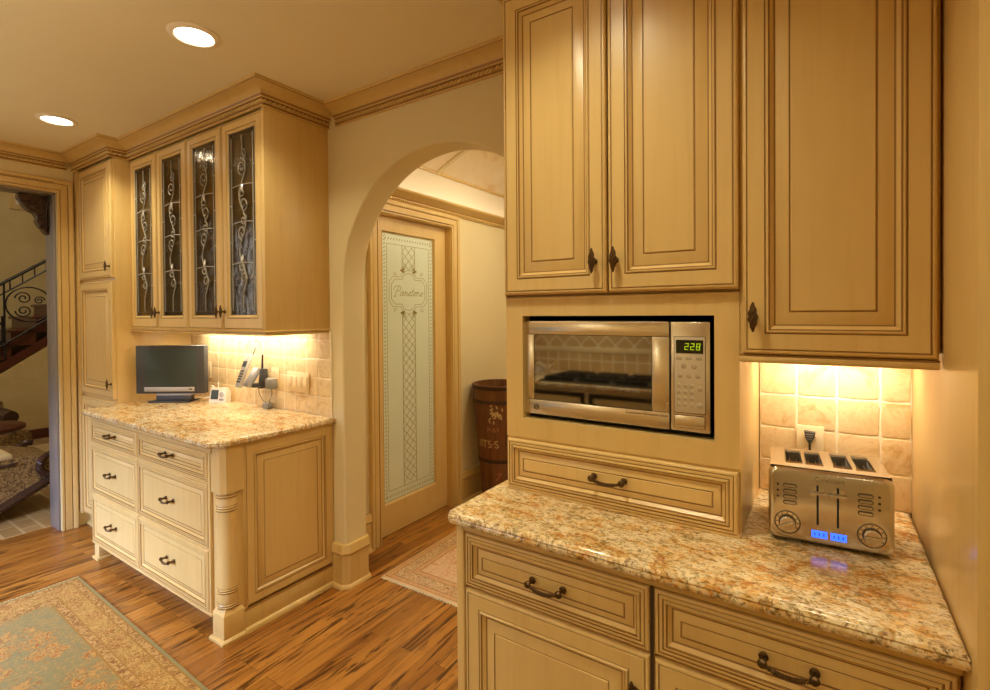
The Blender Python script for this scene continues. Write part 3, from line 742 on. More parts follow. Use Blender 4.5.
for i in range(4):
    x0, x1 = xs[i]+.003, xs[i+1]-.003
    m = MB(); loops = []; mt = []
    for k, (ins, out, mm) in enumerate(FR):
        dzb = .015 if k >= 8 else 0
        loops.append([(u, GY+.0205-out, v+(dzb if i_ < 2 else 0)) for i_, (u, v) in enumerate(rect_loop(x0, x1, gz0, gz1, ins))]); mt.append(mm)
    m.rings(loops, mt[1:]+[P_], cap=False)
    back = [(u, GY+.0205, v) for u, v in rect_loop(x0, x1, gz0, gz1, 0)]; bi = [(u, GY+.0205, v) for u, v in rect_loop(x0, x1, gz0, gz1, .064)]
    m.rings([back, bi], [P_], cap=False)
    d = m.build('glass_door', t)
    px0, px1, pz0, pz1 = x0+.061, x1-.061, gz0+.076, gz1-.061; yp = GY+.0085
    m = MB(); m.box(px0, px1, yp, yp+.004, pz0, pz1, 'leaded_glass'); pn = m.build('pane', d)
    m = MB(); yc = yp-.0015; r = .0033
    for ins in (.004, .026): m.tube([(px0+ins, yc, pz0+ins), (px1-ins, yc, pz0+ins), (px1-ins, yc, pz1-ins), (px0+ins, yc, pz1-ins)], r, 'lead_came', 6, closed=True)
    cx = (px0+px1)/2; H = pz1-pz0
    for f in (.2, .4, .6, .8): 
        for a, b in ((px0, px0+.026), (px1-.026, px1)): m.tube([(a, yc, pz0+H*f), (b, yc, pz0+H*f)], r, 'lead_came', 6)
    for f in (.28, .5, .70):
        m.tube([(px0+.026, yc, pz0+H*f), (cx-.03, yc, pz0+H*f+.006), (cx+.03, yc, pz0+H*f+.006), (px1-.026, yc, pz0+H*f)], r*.9, 'lead_came', 6)
    m.tube(wave_came(m, cx, yc, pz0+H*.12, pz0+H*.88, .028), r*1.15, 'lead_came', 6)
    m.tube([(cx, yc, pz0+.026), (cx, yc, pz0+H*.12)], r, 'lead_came', 6); m.tube([(cx, yc, pz1-.026), (cx, yc, pz0+H*.88)], r, 'lead_came', 6)
    for f, s in ((.2, 1), (.45, -1), (.6, 1), (.80, -1)):
        m.tube(swirl(cx+s*.006, yc, pz0+H*f, .038, -PI/2, s), r*1.05, 'lead_came', 6)
        m.tube(swirl(cx-s*.006, yc, pz0+H*f+.062, .030, PI/2, s), r*1.05, 'lead_came', 6)
    m.build('lead_came', pn)
    for f in (.31, .69):
        m = MB(); m.ell((cx, yc-.002, pz0+H*f), (.010, .006, .019), 'crystal', 8, 5); m.build('bevelled_jewel', pn)
for xk, di in ((-3.432, 0), (-3.388, 1), (-2.684, 2), (-2.640, 3)):
    dd = [o for o in t.children if o.name.startswith('glass_door')]; dd.sort(key=lambda o: o.name if '.' in o.name else o.name+'.000'); place(KNOB, 'knob', dd[di], (xk, GY, 1.492))
m = crown([(GX0, GY), (GX1, GY), (GX1, YA)], 'c'); m.build('crown', t)
m = MB(); m.box(-3.6, -2.42, YA-.12, YA-.07, 1.384, 1.399, 'silver_plastic', .002); m.box(-3.58, -2.44, YA-.115, YA-.075, 1.3825, 1.384, 'strip_lamp'); m.build('light_strip', t)
# dishes behind the leaded glass
def bowl(name, c, r, h, mat, label, group=None, cat='bowl'):
    m = MB(); m.lathe([(0, .003), (r*.4, .003), (r*.45, 0), (r*.5, .003), (r*.8, h*.5), (r, h), (r*.96, h), (r*.75, h*.5), (r*.4, .008), (0, .008)], (c[0], c[1], c[2]), 'z', mat, 20); return tag(m.build(name), label, cat, group)
simple('gilt_china', 'c79a4a', .3, .3); simple('white_china', 'dcd4c2', .25)
bowl('serving_bowl', (-2.45, 1.57, 1.4205), .085, .075, 'gilt_china', 'gold-toned bowl on the bottom shelf behind the rightmost leaded glass door', cat='bowl')
def tumbler(name, c, label, group):
    m = MB(); m.lathe([(0, .004), (.026, .004), (.028, 0), (.031, .004), (.036, .11), (.033, .11), (.027, .01), (0, .01)], c, 'z', 'white_china', 16); return tag(m.build(name), label, 'cup', group)
for i, (x, y) in enumerate(((-2.95, 1.6), (-2.86, 1.62), (-2.77, 1.6))): tumbler('tumbler', (x, y, 1.6795), 'pale cup in the row on the lower shelf behind the third leaded glass door', 'pale cups on the lower shelf of the glass cabinet')
for i, (x, y) in enumerate(((-3.3, 1.6), (-3.18, 1.6))): bowl('cereal_bowl', (x, y, 1.9195), .06, .06, 'white_china', 'pale small bowl on the middle shelf behind the second leaded glass door', 'pale bowls on the middle shelf of the glass cabinet')

# ---- lower drawer cabinet
LX0, LX1, LY = -3.742, -2.255, 1.150
t = thing('drawer_cabinet', 'cream six-drawer base cabinet with turned corner post under the television counter', 'cabinet', (-3.0, 1.45, 0))
m = MB(); m.box(LX0, LX1-.022, LY+.0205, 1.283, .105, .88, P_, .001); m.box(TX1+.003, LX1-.022, 1.283, YA-.002, .105, .88, P_); m.box(TX1+.003, LX1-.03, LY+.12, YA-.002, 0, .105, 'cabinet_inside')
m.box(LX0, -2.345, LY+.002, LY+.03, .100, .112, P_, .002)
m.build('carcass', t)
rowz = ((.712, .846), (.409, .700), (.116, .397))
cols = ((-3.735, -3.103), (-3.091, -2.370))
for z0, z1 in rowz:
    for x0, x1 in cols:
        m = MB(); front(m, x0, x1, z0, z1, LY+.0205, DRAWP); d = m.build('drawer', t)
        place(PULL_L, 'pull', d, ((x0+x1)/2, LY, (z0+z1)/2+.006))
m = MB(); m.box(LX0, LX1-.08, LY+.001, LY+.02, .848, .882, P_, .002); m.box(-3.103, -3.091, LY+.010, LY+.02, .11, .85, P_); m.box(-2.368, -2.352, LY+.005, LY+.02, .11, .85, P_, .001)
for z in (.706, .403): m.box(LX0, -2.357, LY+.010, LY+.02, z-.006, z+.006, P_)
m.build('face_frame', t)
# corner post
pcx, pcy, ph = -2.300, 1.206, .048
m = MB()
m.box(pcx-ph, pcx+ph, pcy-ph, pcy+ph, .012, .125, P_, .002)
for cz_, s in ((.125, 1),):
    m.rings([[(pcx-ph, pcy-ph, .124), (pcx+ph, pcy-ph, .124), (pcx+ph, pcy+ph, .124), (pcx-ph, pcy+ph, .124)], [(pcx-.033, pcy-.033, .150), (pcx+.033, pcy-.033, .150), (pcx+.033, pcy+.033, .150), (pcx-.033, pcy+.033, .150)]], [P_, P_])
m.lathe([(.040, .145), (.044, .150), (.047, .154), (.0435, .158), (.0435, .160), (.047, .164), (.044, .169), (.0445, .172), (.0445, .214), (.044, .218), (.0475, .222), (.044, .226), (.044, .228), (.0475, .232), (.0455, .237), (.044, .242), (.044, .585),
         (.044, .590), (.0475, .595), (.044, .599), (.044, .601), (.0475, .605), (.0445, .610), (.0445, .648), (.044, .652), (.048, .657), (.044, .661), (.044, .663), (.048, .667), (.045, .672), (.040, .675)], (pcx, pcy, 0), 'z', P_, 40)
for zz in (.1485, .159, .1705, .2165, .227, .2385, .588, .600, .6115, .650, .662, .6735): m.lathe([(.043, zz-.0014), (.0462, zz-.001), (.0462, zz+.001), (.043, zz+.0014)], (pcx, pcy, 0), 'z', G_, 40)
m.box(pcx-ph, pcx+ph-.010, pcy+.004, pcy+ph, .12, .68, P_); m.box(pcx-ph, pcx, pcy-ph+.010, pcy+ph, .12, .68, P_)
c = .020
oc = [(pcx-ph, pcy-ph), (pcx+ph-c, pcy-ph), (pcx+ph, pcy-ph+c), (pcx+ph, pcy+ph), (pcx-ph, pcy+ph)]
m.rings([[(a, b, .672) for a, b in oc], [(a, b, .882) for a, b in oc]], [P_, P_]); m.add([(a, b, .672) for a, b in oc], [(0, 1, 2, 3, 4)], P_)
m.build('corner_post', t)
m = MB(); m.sweep([(0, 0), (.012, 0), (.012, .010), (.006, .018), (0, .020)], [(pcx-ph, pcy+ph), (pcx-ph, pcy-ph), (pcx+ph, pcy-ph), (pcx+ph, pcy+ph)], 'trim_paint', side=1); m.box(pcx-ph, pcx+ph, pcy-ph, pcy+ph, 0, .012, 'trim_paint')
m.build('post_foot', t)
m = MB(); m.box(LX0+.002, LX0+.065, LY+.012, LY+.07, .012, .105, P_, .002); m.box(LX0-.008, LX0+.075, LY+.002, LY+.08, 0, .018, 'trim_paint', .004); m.build('foot', t)
# end panel
m = MB(); y0s, y1s = 1.251, YA-.004
m.box(LX1-.0235, LX1-.0216, pcy+ph-.002, y1s, .105, .88, P_)
front(m, y0s+.022, y1s-.012, .125, .862, LX1-.0215, [(0, 0, P_), (0, .0205, P_), (.034, .0205, P_)]+[(a-.013, b, q) for a, b, q in DOORP[8:]], '+x')
m.box(LX1-.022, LX1-.001, pcy+ph, y0s+.010, .108, .88, P_, .001); m.box(LX1-.022, LX1-.003, y0s+.012, y0s+.021, .108, .88, P_, .002); m.box(LX1-.022, LX1-.001, y1s-.011, y1s, .108, .88, P_, .002)
m.box(LX1-.022, LX1-.001, y0s+.02, y1s-.01, .862, .88, P_)
m.build('end_panel', t)
m = MB(); m.box(LX1-.025, LX1+.002, pcy+ph, y1s, .0, .104, 'trim_paint', .001)
m.sweep([(0, .006), (.004, .003), (.015, 0), (.015, .012), (.008, .022), (0, .025)], [(LX1+.001, pcy+ph), (LX1+.001, y1s)], 'trim_paint')
m.box(LX1-.02, LX1+.004, pcy+ph, y1s, .104, .109, 'cabinet_glaze')
m.build('plinth', t)

# ---- granite tops
def granite(name, outline, z0, z1, label, cat):
    # outline counter-clockwise seen from above
    m = MB(); h = z1-z0; prof = [(.012, z0), (.004, z0+.003), (.0, z0+.009)]+[(.0, z0+h*.45), (.0015, z0+h*.55), (.0, z0+h*.66), (.002, z1-.007), (.006, z1-.002), (.011, z1), (.014, z1), (.020, z1)]
    N = len(outline); P = [Vector(p) for p in outline]; nn = []
    for i in range(N):
        d1 = (P[i]-P[i-1]).normalized(); d2 = (P[(i+1) % N]-P[i]).normalized(); n1 = Vector((-d1.y, d1.x)); n2 = Vector((-d2.y, d2.x)); b = (n1+n2).normalized(); nn.append(b/max(.3, b.dot(n1)))
    loops = [[(P[i].x+nn[i].x*o, P[i].y+nn[i].y*o, z) for i in range(N)] for o, z in prof]
    m.rings(loops, ['granite']*len(loops)); m.add(loops[0], [tuple(range(N))], 'granite')
    return tag(m.build(name), label, cat)
def fillet(a, c, b, r, n=5):
    c = Vector(c); u = (Vector(a)-c).normalized(); v = (Vector(b)-c).normalized(); p, q = c+u*r, c+v*r
    return [tuple((1-t)**2*p+2*t*(1-t)*c+t*t*q) for t in [i/n for i in range(n+1)]]
o = [(-3.747, 1.283), ]+fillet((-3.747, 1.283), (-3.747, 1.108), (-2.3, 1.108), .02)+fillet((-3.747, 1.108), (-2.300, 1.108), (-2.233, 1.168), .015)+fillet((-2.300, 1.108), (-2.233, 1.168), (-2.233, 1.75), .015)+[(-2.233, YA-.002), (-3.783, YA-.002), (-3.783, 1.283)]
granite('granite_countertop', o, .8825, .915, 'golden granite worktop under the small television', 'countertop')
RX0, RX1 = -.907, .198
o = [(RX0, YA-.002)]+fillet((RX0, YA), (RX0, 1.081), (RX1, 1.081), .026)+[(RX1, 1.081), (RX1, YA-.002)]
granite('granite_countertop', o, .8795, .915, 'golden granite worktop under the toaster and microwave cabinet', 'countertop')

# ---- tiled backsplashes: separate tumbled stones set in grout
def backsplash(name, x0, x1, z0, z1, pitch, xa, za, mat, label):
    m = MB(); m.box(x0, x1, YA-.0092, YA-.001, z0, z1, 'grout')
    rnd = random.Random(3)
    i0 = int(math.floor((x0-xa)/pitch)); i1 = int(math.ceil((x1-xa)/pitch)); j0 = int(math.floor((z0-za)/pitch)); j1 = int(math.ceil((z1-za)/pitch))
    for i in range(i0, i1):
        for j in range(j0, j1):
            a, b = max(x0, xa+i*pitch), min(x1, xa+(i+1)*pitch); c, d = max(z0, za+j*pitch), min(z1, za+(j+1)*pitch)
            if b-a < .012 or d-c < .012: continue
            g = .0022; N = 5; loop = []
            def jit(): return rnd.uniform(-.0013, .0013)
            xs_ = [a+g+(b-a-2*g)*k/N for k in range(N+1)]; zs_ = [c+g+(d-c-2*g)*k/N for k in range(N+1)]
            ring = [(x, zs_[0]) for x in xs_[:-1]]+[(xs_[-1], z) for z in zs_[:-1]]+[(x, zs_[-1]) for x in xs_[::-1][:-1]]+[(xs_[0], z) for z in zs_[::-1][:-1]]
            cx_, cz_ = (a+b)/2, (c+d)/2; loops = []
            js = [(jit(), jit()) for _ in ring]
            for ins, y in ((0, YA-.0085), (0, YA-.0098), (.0012, YA-.0106), (.003, YA-.0108)):
                lp = []
                for (x, z), (jx, jz) in zip(ring, js):
                    x2 = min(max(x, a+g+ins), b-g-ins); z2 = min(max(z, c+g+ins), d-g-ins)
                    # rounded corners
                    ex = abs(x2-cx_)/((b-a)/2); ez = abs(z2-cz_)/((d-c)/2)
                    if ex > .86 and ez > .86: x2 += (cx_-x2)*.035; z2 += (cz_-z2)*.035
                    lp.append((x2+jx, y, z2+jz))
                loops.append(lp)
            m.rings(loops, [mat]*4)
    o = m.build(name, origin=((x0+x1)/2, YA, z0)); return tag(o, label, 'backsplash')
backsplash('tile_backsplash', TX1+.001, -2.256, .9155, 1.384, .1052, -2.262, 1.0165, 'travertine_pale', 'tumbled stone tile backsplash behind the television and phone')
backsplash('tile_backsplash', -.174, .1985, .9155, 1.352, .1014, -.0738, 1.0145, 'travertine', 'tumbled stone tile backsplash behind the steel toaster')

# ---- right-hand base cabinet
t = thing('base_cabinet', 'cream base cabinet with drawers and doors below the toaster counter', 'cabinet', (-.35, 1.45, 0))
m = MB(); m.box(-.896, .196, 1.1405, YA-.002, .10, .879, P_, .001); m.box(-.86, .196, 1.2, YA-.002, 0, .10, 'cabinet_inside')
m.box(-.896, -.870, 1.118, 1.141, .10, .879, P_, .004); m.box(-.896, .196, 1.1215, 1.141, .852, .879, P_, .002)
m.build('carcass', t)
m = MB(); m.box(-.337, -.329, 1.126, 1.141, .10, .86, P_); m.box(-.3365, -.3295, 1.124, 1.127, .1, .86, 'cabinet_dark_gap'); m.build('mullion', t)
for x0, x1, pc in ((-.867, -.339, -.606), (-.327, .190, -.068)):
    m = MB(); front(m, x0, x1, .697, .848, 1.1405, DRAWP); d = m.build('drawer', t); place(PULL, 'pull', d, (pc+.006, 1.12, .772))
    m = MB(); front(m, x0, x1, .105, .688, 1.1405, DOORP); d = m.build('door', t)
    if x0 < -.5: place(KNOB, 'knob', d, (-.372, 1.12, .598))
    else: place(KNOB, 'knob', d, (-.292, 1.12, .598))

# ---- microwave cabinet standing on the counter
MX0, MX1, MY = -.855, -.177, 1.331
t = thing('microwave_cabinet', 'tall cream cabinet housing the built-in microwave above the granite', 'cabinet', (-.516, 1.55, .915))
ox0, ox1, oz0, oz1 = -.795, -.235, 1.146, 1.465
m = MB()
for b in ((MX0, ox0, 1.085, 1.526), (ox1, MX1, 1.085, 1.526), (ox0, ox1, 1.085, oz0), (ox0, ox1, oz1, 1.526)): m.box(b[0], b[1], MY, MY+.02, b[2], b[3], P_)
m.box(MX0, MX0+.018, MY+.02, YA-.002, .9155, ZB+.03, P_); m.box(MX1-.018, MX1, MY+.02, YA-.002, .9155, ZB+.03, P_)
m.box(MX0+.018, MX1-.018, MY+.025, YA-.002, 1.100, 1.128, 'black_void'); m.box(MX0+.018, MX1-.018, MY+.025, YA-.002, 1.490, 1.50, 'black_void'); m.box(ox0-.018, ox0+.0, MY+.0205, MY+.045, oz0, oz1, P_); m.box(ox0-.02, ox0-.012, MY+.045, YA-.01, 1.128, 1.49, 'black_void'); m.box(ox1+.012, ox1+.02, MY+.02, YA-.01, 1.128, 1.49, 'black_void'); m.box(ox0, ox1, MY+.0205, MY+.05, 1.138, oz0, P_)
m.box(MX0+.018, MX1-.018, YA-.02, YA-.01, 1.12, 1.49, 'black_void'); m.box(MX0+.018, MX1-.018, MY+.021, YA-.002, 1.505, ZB+.02, P_); m.box(MX0+.018, MX1-.018, MY+.021, YA-.002, .9155, 1.09, P_)
m.box(MX0, MX1, MY-.004, MY+.02, .9155, .922, P_, .001); m.box(MX0, MX1, MY+.004, MY+.02, 1.078, 1.086, P_)
m.build('carcass', t)
m = MB(); front(m, MX0+.002, MX1-.004, .922, 1.078, MY+.0145, [(a, b, c) for a, b, c in DRAWP]); d = m.build('drawer', t); place(PULL, 'pull', d, (-.512, MY-.006, 1.003))
dz = 2.452
for x0, x1, kx in ((MX0+.006, -.512, -.545), (-.506, MX1-.001, -.483)):
    m = MB(); front(m, x0, x1, 1.531, dz, MY, DOORP); d = m.build('door', t); place(KNOB, 'knob', d, (kx, MY-.0205, 1.618))
m = MB(); m.box(-.512, -.506, MY-.006, MY+.004, 1.531, dz, 'cabinet_dark_gap'); m.box(MX0, MX0+.005, MY-.004, MY+.02, 1.526, ZB+.02, P_); m.box(MX0, MX1, MY, MY+.022, 1.523, ZB+.03, P_); m.box(MX0, MX1, MY-.001, MY+.001, 1.5255, 1.530, 'cabinet_glaze')
m.build('door_stop', t)
UX1 = .194
m = crown([(MX0-.001, YA-.001), (MX0-.001, MY-.001), (UX1, MY-.001)], 'c')
m.v = [(a, b, c-.014) for a, b, c in m.v]
struct('trim_8', m, 'cream roped crown moulding over the microwave cabinet', 'crown moulding')

# ---- upper right cabinet
t = thing('wall_cabinet', 'cream single-door wall cabinet above the toaster', 'cabinet', (.01, 1.55, 1.352))
m = MB(); m.box(MX1+.001, .196, MY, YA-.002, 1.384, ZB, P_, .001); m.build('carcass', t)
m = MB(); front(m, MX1+.009, UX1-.004, 1.374, dz, MY, DOORP); d = m.build('door', t); place(KNOB, 'knob', d, (-.143, MY-.0205, 1.461))
m = MB(); m.box(MX1+.001, UX1, MY-.019, MY+.004, 1.3525, 1.367, 'trim_paint', .004); m.box(MX1+.001, UX1, MY-.015, MY+.004, 1.367, 1.3715, 'cabinet_glaze'); m.box(MX1+.001, UX1, MY+.001, MY+.016, 1.357, 1.384, P_)
m.build('light_rail', t)
m = MB(); m.box(-.14, .16, YA-.12, YA-.075, 1.369, 1.3835, 'silver_plastic', .002); m.box(-.13, .15, YA-.115, YA-.08, 1.3675, 1.369, 'strip_lamp'); m.build('light_strip', t)

# ---- enclosure at the right edge
t = thing('refrigerator_enclosure', 'full-height cream cabinet end panel at the right edge beside the toaster', 'cabinet', (.7, 1.4, 0))
m = MB(); m.box(.199, .219, 1.049, YA-.002, 0, ZC-.001, 'gloss_paint', .0015); m.build('side_panel', t)
m = MB(); m.box(.2195, .29, 1.045, 1.07, 0, ZC-.001, P_, .002); m.box(1.1, 1.17, 1.045, 1.07, 0, ZC-.001, P_, .002); m.box(.29, 1.1, 1.05, 1.07, 1.9, ZC-.001, P_); m.build('face_frame', t)
m = MB(); m.box(1.15, 1.17, 1.07, YA-.002, 0, ZC-.001, P_); m.box(.29, 1.1, 1.12, YA-.002, 0, 1.88, 'brushed_steel_upright', .01); m.build('refrigerator_body', t)

# ================================================================== APPLIANCES
S, SU = 'brushed_steel', 'brushed_steel_upright'
t = thing('microwave_oven', 'stainless steel built-in microwave with dark window and green clock digits', 'microwave', (-.52, 1.5, 1.1285))
yf = 1.345
m = MB(); m.box(-.79, -.25, yf+.022, YA-.03, 1.150, 1.446, 'black_plastic', .003); m.box(-.76, -.72, yf+.05, YA-.05, 1.1285, 1.152, 'black_plastic'); m.box(-.32, -.28, yf+.05, YA-.05, 1.1285, 1.152, 'black_plastic'); m.build('housing', t)
m = MB(); m.box(-.796, -.350, yf, yf+.022, 1.408, 1.449, S, .002); m.box(-.796, -.350, yf, yf+.022, 1.161, 1.205, S, .002)
m.box(-.796, -.763, yf+.001, yf+.022, 1.2055, 1.4075, SU, .003); m.box(-.397, -.350, yf+.001, yf+.022, 1.2055, 1.4075, SU, .003); d = m.build('oven_door', t)
m = MB(); m.box(-.7625, -.3975, yf+.004, yf+.012, 1.206, 1.407, 'oven_glass'); m.build('window', d)
m = MB(); c0 = (-.755, yf-.0008, 1.183)
m.lathe([(.0062, .0005), (.0076, .0012), (.009, .0005), (.009, 0), (.0062, 0)], (c0[0], yf, c0[2]), '-y', 'text_brown', 20)
m.build('badge', d); m = MB()
text_into(m, 'GE', .0085, 'text_brown', Matrix.Translation((c0[0], yf-.0006, c0[2])) @ Matrix.Rotation(PI/2, 4, 'X'))
m.build('lettering', d); m = MB(); text_into(m, 'Convection Microwave Oven', .0098, 'text_brown', Matrix.Translation((-.4125, yf-.0006, 1.196)) @ Matrix.Rotation(PI/2, 4, 'X'), shear=.2)
m.build('lettering', d)
m = MB(); m.box(-.3465, -.247, yf, yf+.022, 1.161, 1.449, SU, .004); cp = m.build('control_panel', t)
m = MB(); m.box(-.338, -.258, yf-.0010, yf+.001, 1.209, 1.410, 'text_brown', .0015); m.box(-.3365, -.2595, yf-.0018, yf, 1.2105, 1.4085, 'keypad_silver', .0015); kp = m.build('keypad', cp)
m = MB(); m.box(-.3315, -.2635, yf-.0026, yf-.0015, 1.366, 1.401, 'display_black'); m.build('display', cp)
m = MB(); SEG = {'2': 'abged', '8': 'abcdefg'}
def seg7(mb, ch, x, z, w, h, y, mat, th=.0016):
    pos = {'a': ((x, z+h), (x+w, z+h)), 'g': ((x, z+h/2), (x+w, z+h/2)), 'd': ((x, z), (x+w, z)), 'b': ((x+w, z+h/2), (x+w, z+h)), 'c': ((x+w, z), (x+w, z+h/2)), 'f': ((x, z+h/2), (x, z+h)), 'e': ((x, z), (x, z+h/2))}
    for s in SEG[ch]:
        (a, b), (c, d) = pos[s]; sl = lambda zz: (zz-z)*.12
        mb.box(min(a, c)-th/2+sl(b), max(a, c)+th/2+sl(b), y-.0006, y, min(b, d)-th/2, max(b, d)+th/2, mat)
for ch, x in (('2', -.309), ('2', -.2945), ('8', -.280)): seg7(m, ch, x, 1.376, .0075, .0155, yf-.0026, 'digit_green')
m.build('clock_digits', cp)
m = MB()
def disc(x, z, r, mat='button_gray'): m.lathe([(0, .0012), (r*.7, .0012), (r, .0004), (r, 0)], (x, yf-.0018, z), '-y', mat, 14)
for x in (-.324, -.299, -.274): m.box(x-.008, x+.008, yf-.0026, yf-.0015, 1.349, 1.357, 'button_gray', .0005)
for x in (-.312, -.286): disc(x, 1.333, .0078)
for x in (-.322, -.299, -.277): disc(x, 1.308, .0072)
for j in range(4):
    for i in range(3): disc(-.325+i*.0165, 1.281-j*.0165, .0058)
for z in (1.275, 1.2315): disc(-.272, z, .0075)
m.build('buttons', cp)
m = MB(); m.box(-.337, -.259, yf-.001, yf+.001, 1.170, 1.2045, 'text_brown', .004); m.box(-.3355, -.2605, yf-.004, yf, 1.1715, 1.203, SU, .004); m.build('open_button', cp)

# ---- toaster
ang = math.radians(4.6)
TT = Matrix.Translation((-.118, 1.369, .9152)) @ Matrix.Rotation(ang, 4, 'Z')
t = thing('toaster', 'brushed steel four-slot toaster with two dials and blue displays', 'toaster', (0, 1.46, .9152))
TW = .249
def rrect(x0, x1, z0, z1, r, n=5):
    out = []
    for cx, cz, a in ((x1-r, z0+r, -PI/2), (x1-r, z1-r, 0), (x0+r, z1-r, PI/2), (x0+r, z0+r, PI)):
        for i in range(n+1): out.append((cx+r*math.cos(a+PI/2*i/n), cz+r*math.sin(a+PI/2*i/n)))
    return out
m = MB(); m.T = TT
l0 = rrect(0, TW, .007, .181, .018)
m.rings([[(x, .014, z) for x, z in l0]]+[[(x, yy_, z) for x, z in rrect(q_, TW-q_, .007+q_, .181-q_, .018-q_*.4)] for yy_, q_ in ((.011, 0), (.0075, .0008), (.0045, .0025), (.0020, .0050), (.0006, .0078), (0, .0105))], ['toaster_steel']*7)
m.add([(x, .014, z) for x, z in l0], [tuple(range(len(l0)))], 'toaster_steel')
fp = m.build('front_panel', t)
m = MB(); m.T = TT     # body: profile in y-z swept along x, open wells for the slots
sl = [(.038, .073), (.081, .116), (.139, .174), (.184, .219)]; sy0, sy1 = .050, .166
def prof_at(x0, x1, z, ya, yb): m.add([(x0, ya, z), (x1, ya, z), (x1, yb, z), (x0, yb, z)], [(0, 1, 2, 3)], 'toaster_steel')
ztop = .183
xsplit = [.004]+[v for s_ in sl for v in s_]+[TW-.004]
for i in range(len(xsplit)-1):
    a, b = xsplit[i], xsplit[i+1]
    if i % 2 == 0: prof_at(a, b, ztop, .010, .192)
    else: prof_at(a, b, ztop, .010, sy0); prof_at(a, b, ztop, sy1, .192)
side_prof = [(.014, .012), (.014, ztop), (.192, ztop), (.206, .178), (.218, .156), (.226, .10), (.228, .012)]
for x_ in (.004, TW-.004): m.add([(x_, y, z) for y, z in side_prof], [tuple(range(len(side_prof)))], 'toaster_steel')
bp_ = side_prof[2:]; vs = [(.004, y, z) for y, z in bp_]+[(TW-.004, y, z) for y, z in bp_]; q = len(bp_)
m.add(vs, [(i, i+1, q+i+1, q+i) for i in range(q-1)], 'toaster_steel')
m.build('body', t, smooth=False)
for a, b in sl:
    m = MB(); m.T = TT
    m.rings([[(x, y, ztop+.0003) for x, y in ((a-.002, sy0-.002), (b+.002, sy0-.002), (b+.002, sy1+.002), (a-.002, sy1+.002))], [(x, y, ztop+.0025) for x, y in ((a, sy0), (b, sy0), (b, sy1), (a, sy1))], [(x, y, ztop-.004) for x, y in ((a+.001, sy0+.001), (b-.001, sy0+.001), (b-.001, sy1-.001), (a+.001, sy1-.001))],
             [(x, y, .06) for x, y in ((a+.001, sy0+.001), (b-.001, sy0+.001), (b-.001, sy1-.001), (a+.001, sy1-.001))]], ['chrome', 'chrome', 'adapter_gray', 'handset_dark'])
    for k in range(6):
        y = sy0+.014+k*.017
        for xx in (a+.010, b-.010): m.tube([(xx, y, .07), (xx, y, ztop-.012)], .0011, 'chrome', 5)
    m.tube([(a+.010, sy0+.003, ztop-.012), (a+.010, sy1-.003, ztop-.012)], .0012, 'chrome', 5); m.tube([(b-.010, sy0+.003, ztop-.012), (b-.010, sy1-.003, ztop-.012)], .0012, 'chrome', 5)
    m.build('bread_slot', t)
for ux in (.102, .142):
    m = MB(); m.T = TT; m.prism(rrect(ux-.0035, ux+.0035, .052, .150, .0034), -.0006, .002, 'chrome'); m.prism(rrect(ux-.0022, ux+.0022, .054, .148, .0021), -.001, .003, 'black_void'); m.build('lever_track', t)
    m = MB(); m.T = TT; m.box(ux-.018, ux+.018, -.013, -.002, .1275, .133, 'chrome', .002); m.box(ux-.014, ux+.014, -.0008, .001, .121, .142, 'toaster_steel', .003); m.box(ux-.003, ux+.003, -.006, .004, .127, .135, 'toaster_steel'); m.build('lever', t)
for ux in (.040, .206):
    m = MB(); m.T = TT; m.lathe([(0, .002), (.0275, .002), (.028, .0012), (.028, 0)], (ux, 0, .050), '-y', 'chrome', 32)
    m.lathe([(.0252, .0021), (.0262, .0032), (.0275, .0022)], (ux, 0, .05), '-y', 'text_brown', 32); m.lathe([(.0162, .0021), (.0175, .0036), (.0188, .0021)], (ux, 0, .05), '-y', 'text_brown', 32)
    for k in range(9):
        a = math.radians(-30+k*30)
        T2 = TT @ Matrix.Translation((ux+.0222*math.cos(a), -.0021, .05+.0222*math.sin(a))) @ Matrix.Rotation(-a, 4, 'Y')
        m.box(-.0022, .0022, -.0006, .0004, -.0008, .0008, 'text_brown', T=T2)
    dl = m.build('dial_ring', t)
    m = MB(); m.T = TT; m.lathe([(0, .013), (.014, .013), (.0162, .011), (.0168, .002), (.0168, 0)], (ux, -.002, .05), '-y', 'toaster_steel', 28)
    T2 = TT @ Matrix.Translation((ux, -.002, .05)) @ Matrix.Rotation(math.radians(-25 if ux < .1 else 0), 4, 'Y'); m.box(-.015, .015, -.018, -.012, -.003, .003, 'toaster_steel', .0012, T=T2)
    m.build('dial', t)
for s, x0, x1, xd in ((0, .031, .060, .020), (1, .180, .209, .220)):
    m = MB(); m.T = TT
    for k in range(4):
        z = .098+k*.0135; rr = rrect(x0, x1, z-.0045, z+.0045, .0044); ri = rrect(x0+.0016, x1-.0016, z-.0029, z+.0029, .0028)
        m.prism(rr, -.0022, .001, 'text_brown'); m.prism(ri, -.0028, .001, 'toaster_steel')
    m.build('function_buttons', t)
    m = MB(); m.T = TT
    for k in range(3): m.lathe([(0, .002), (.0024, .0016), (.003, 0)], (xd, 0, .110+k*.0145), '-y', 'text_brown', 10)
    m.build('indicator_lights', t)
for x0 in (.090, .128):
    m = MB(); m.T = TT; m.box(x0, x0+.031, -.001, .001, .024, .0405, 'toaster_lcd', .0005)
    for k in range(3): m.box(x0+.005+k*.009, x0+.0075+k*.009, -.0014, .0005, .029, .036, 'text_brown')
    m.build('display', t)
m = MB(); m.T = TT; text_into(m, 'Cuisinart', .0155, 'text_gray', TT @ Matrix.Translation((.125, -.0006, .1615)) @ Matrix.Rotation(PI/2, 4, 'X'), spacing=1.05); m.build('lettering', t)
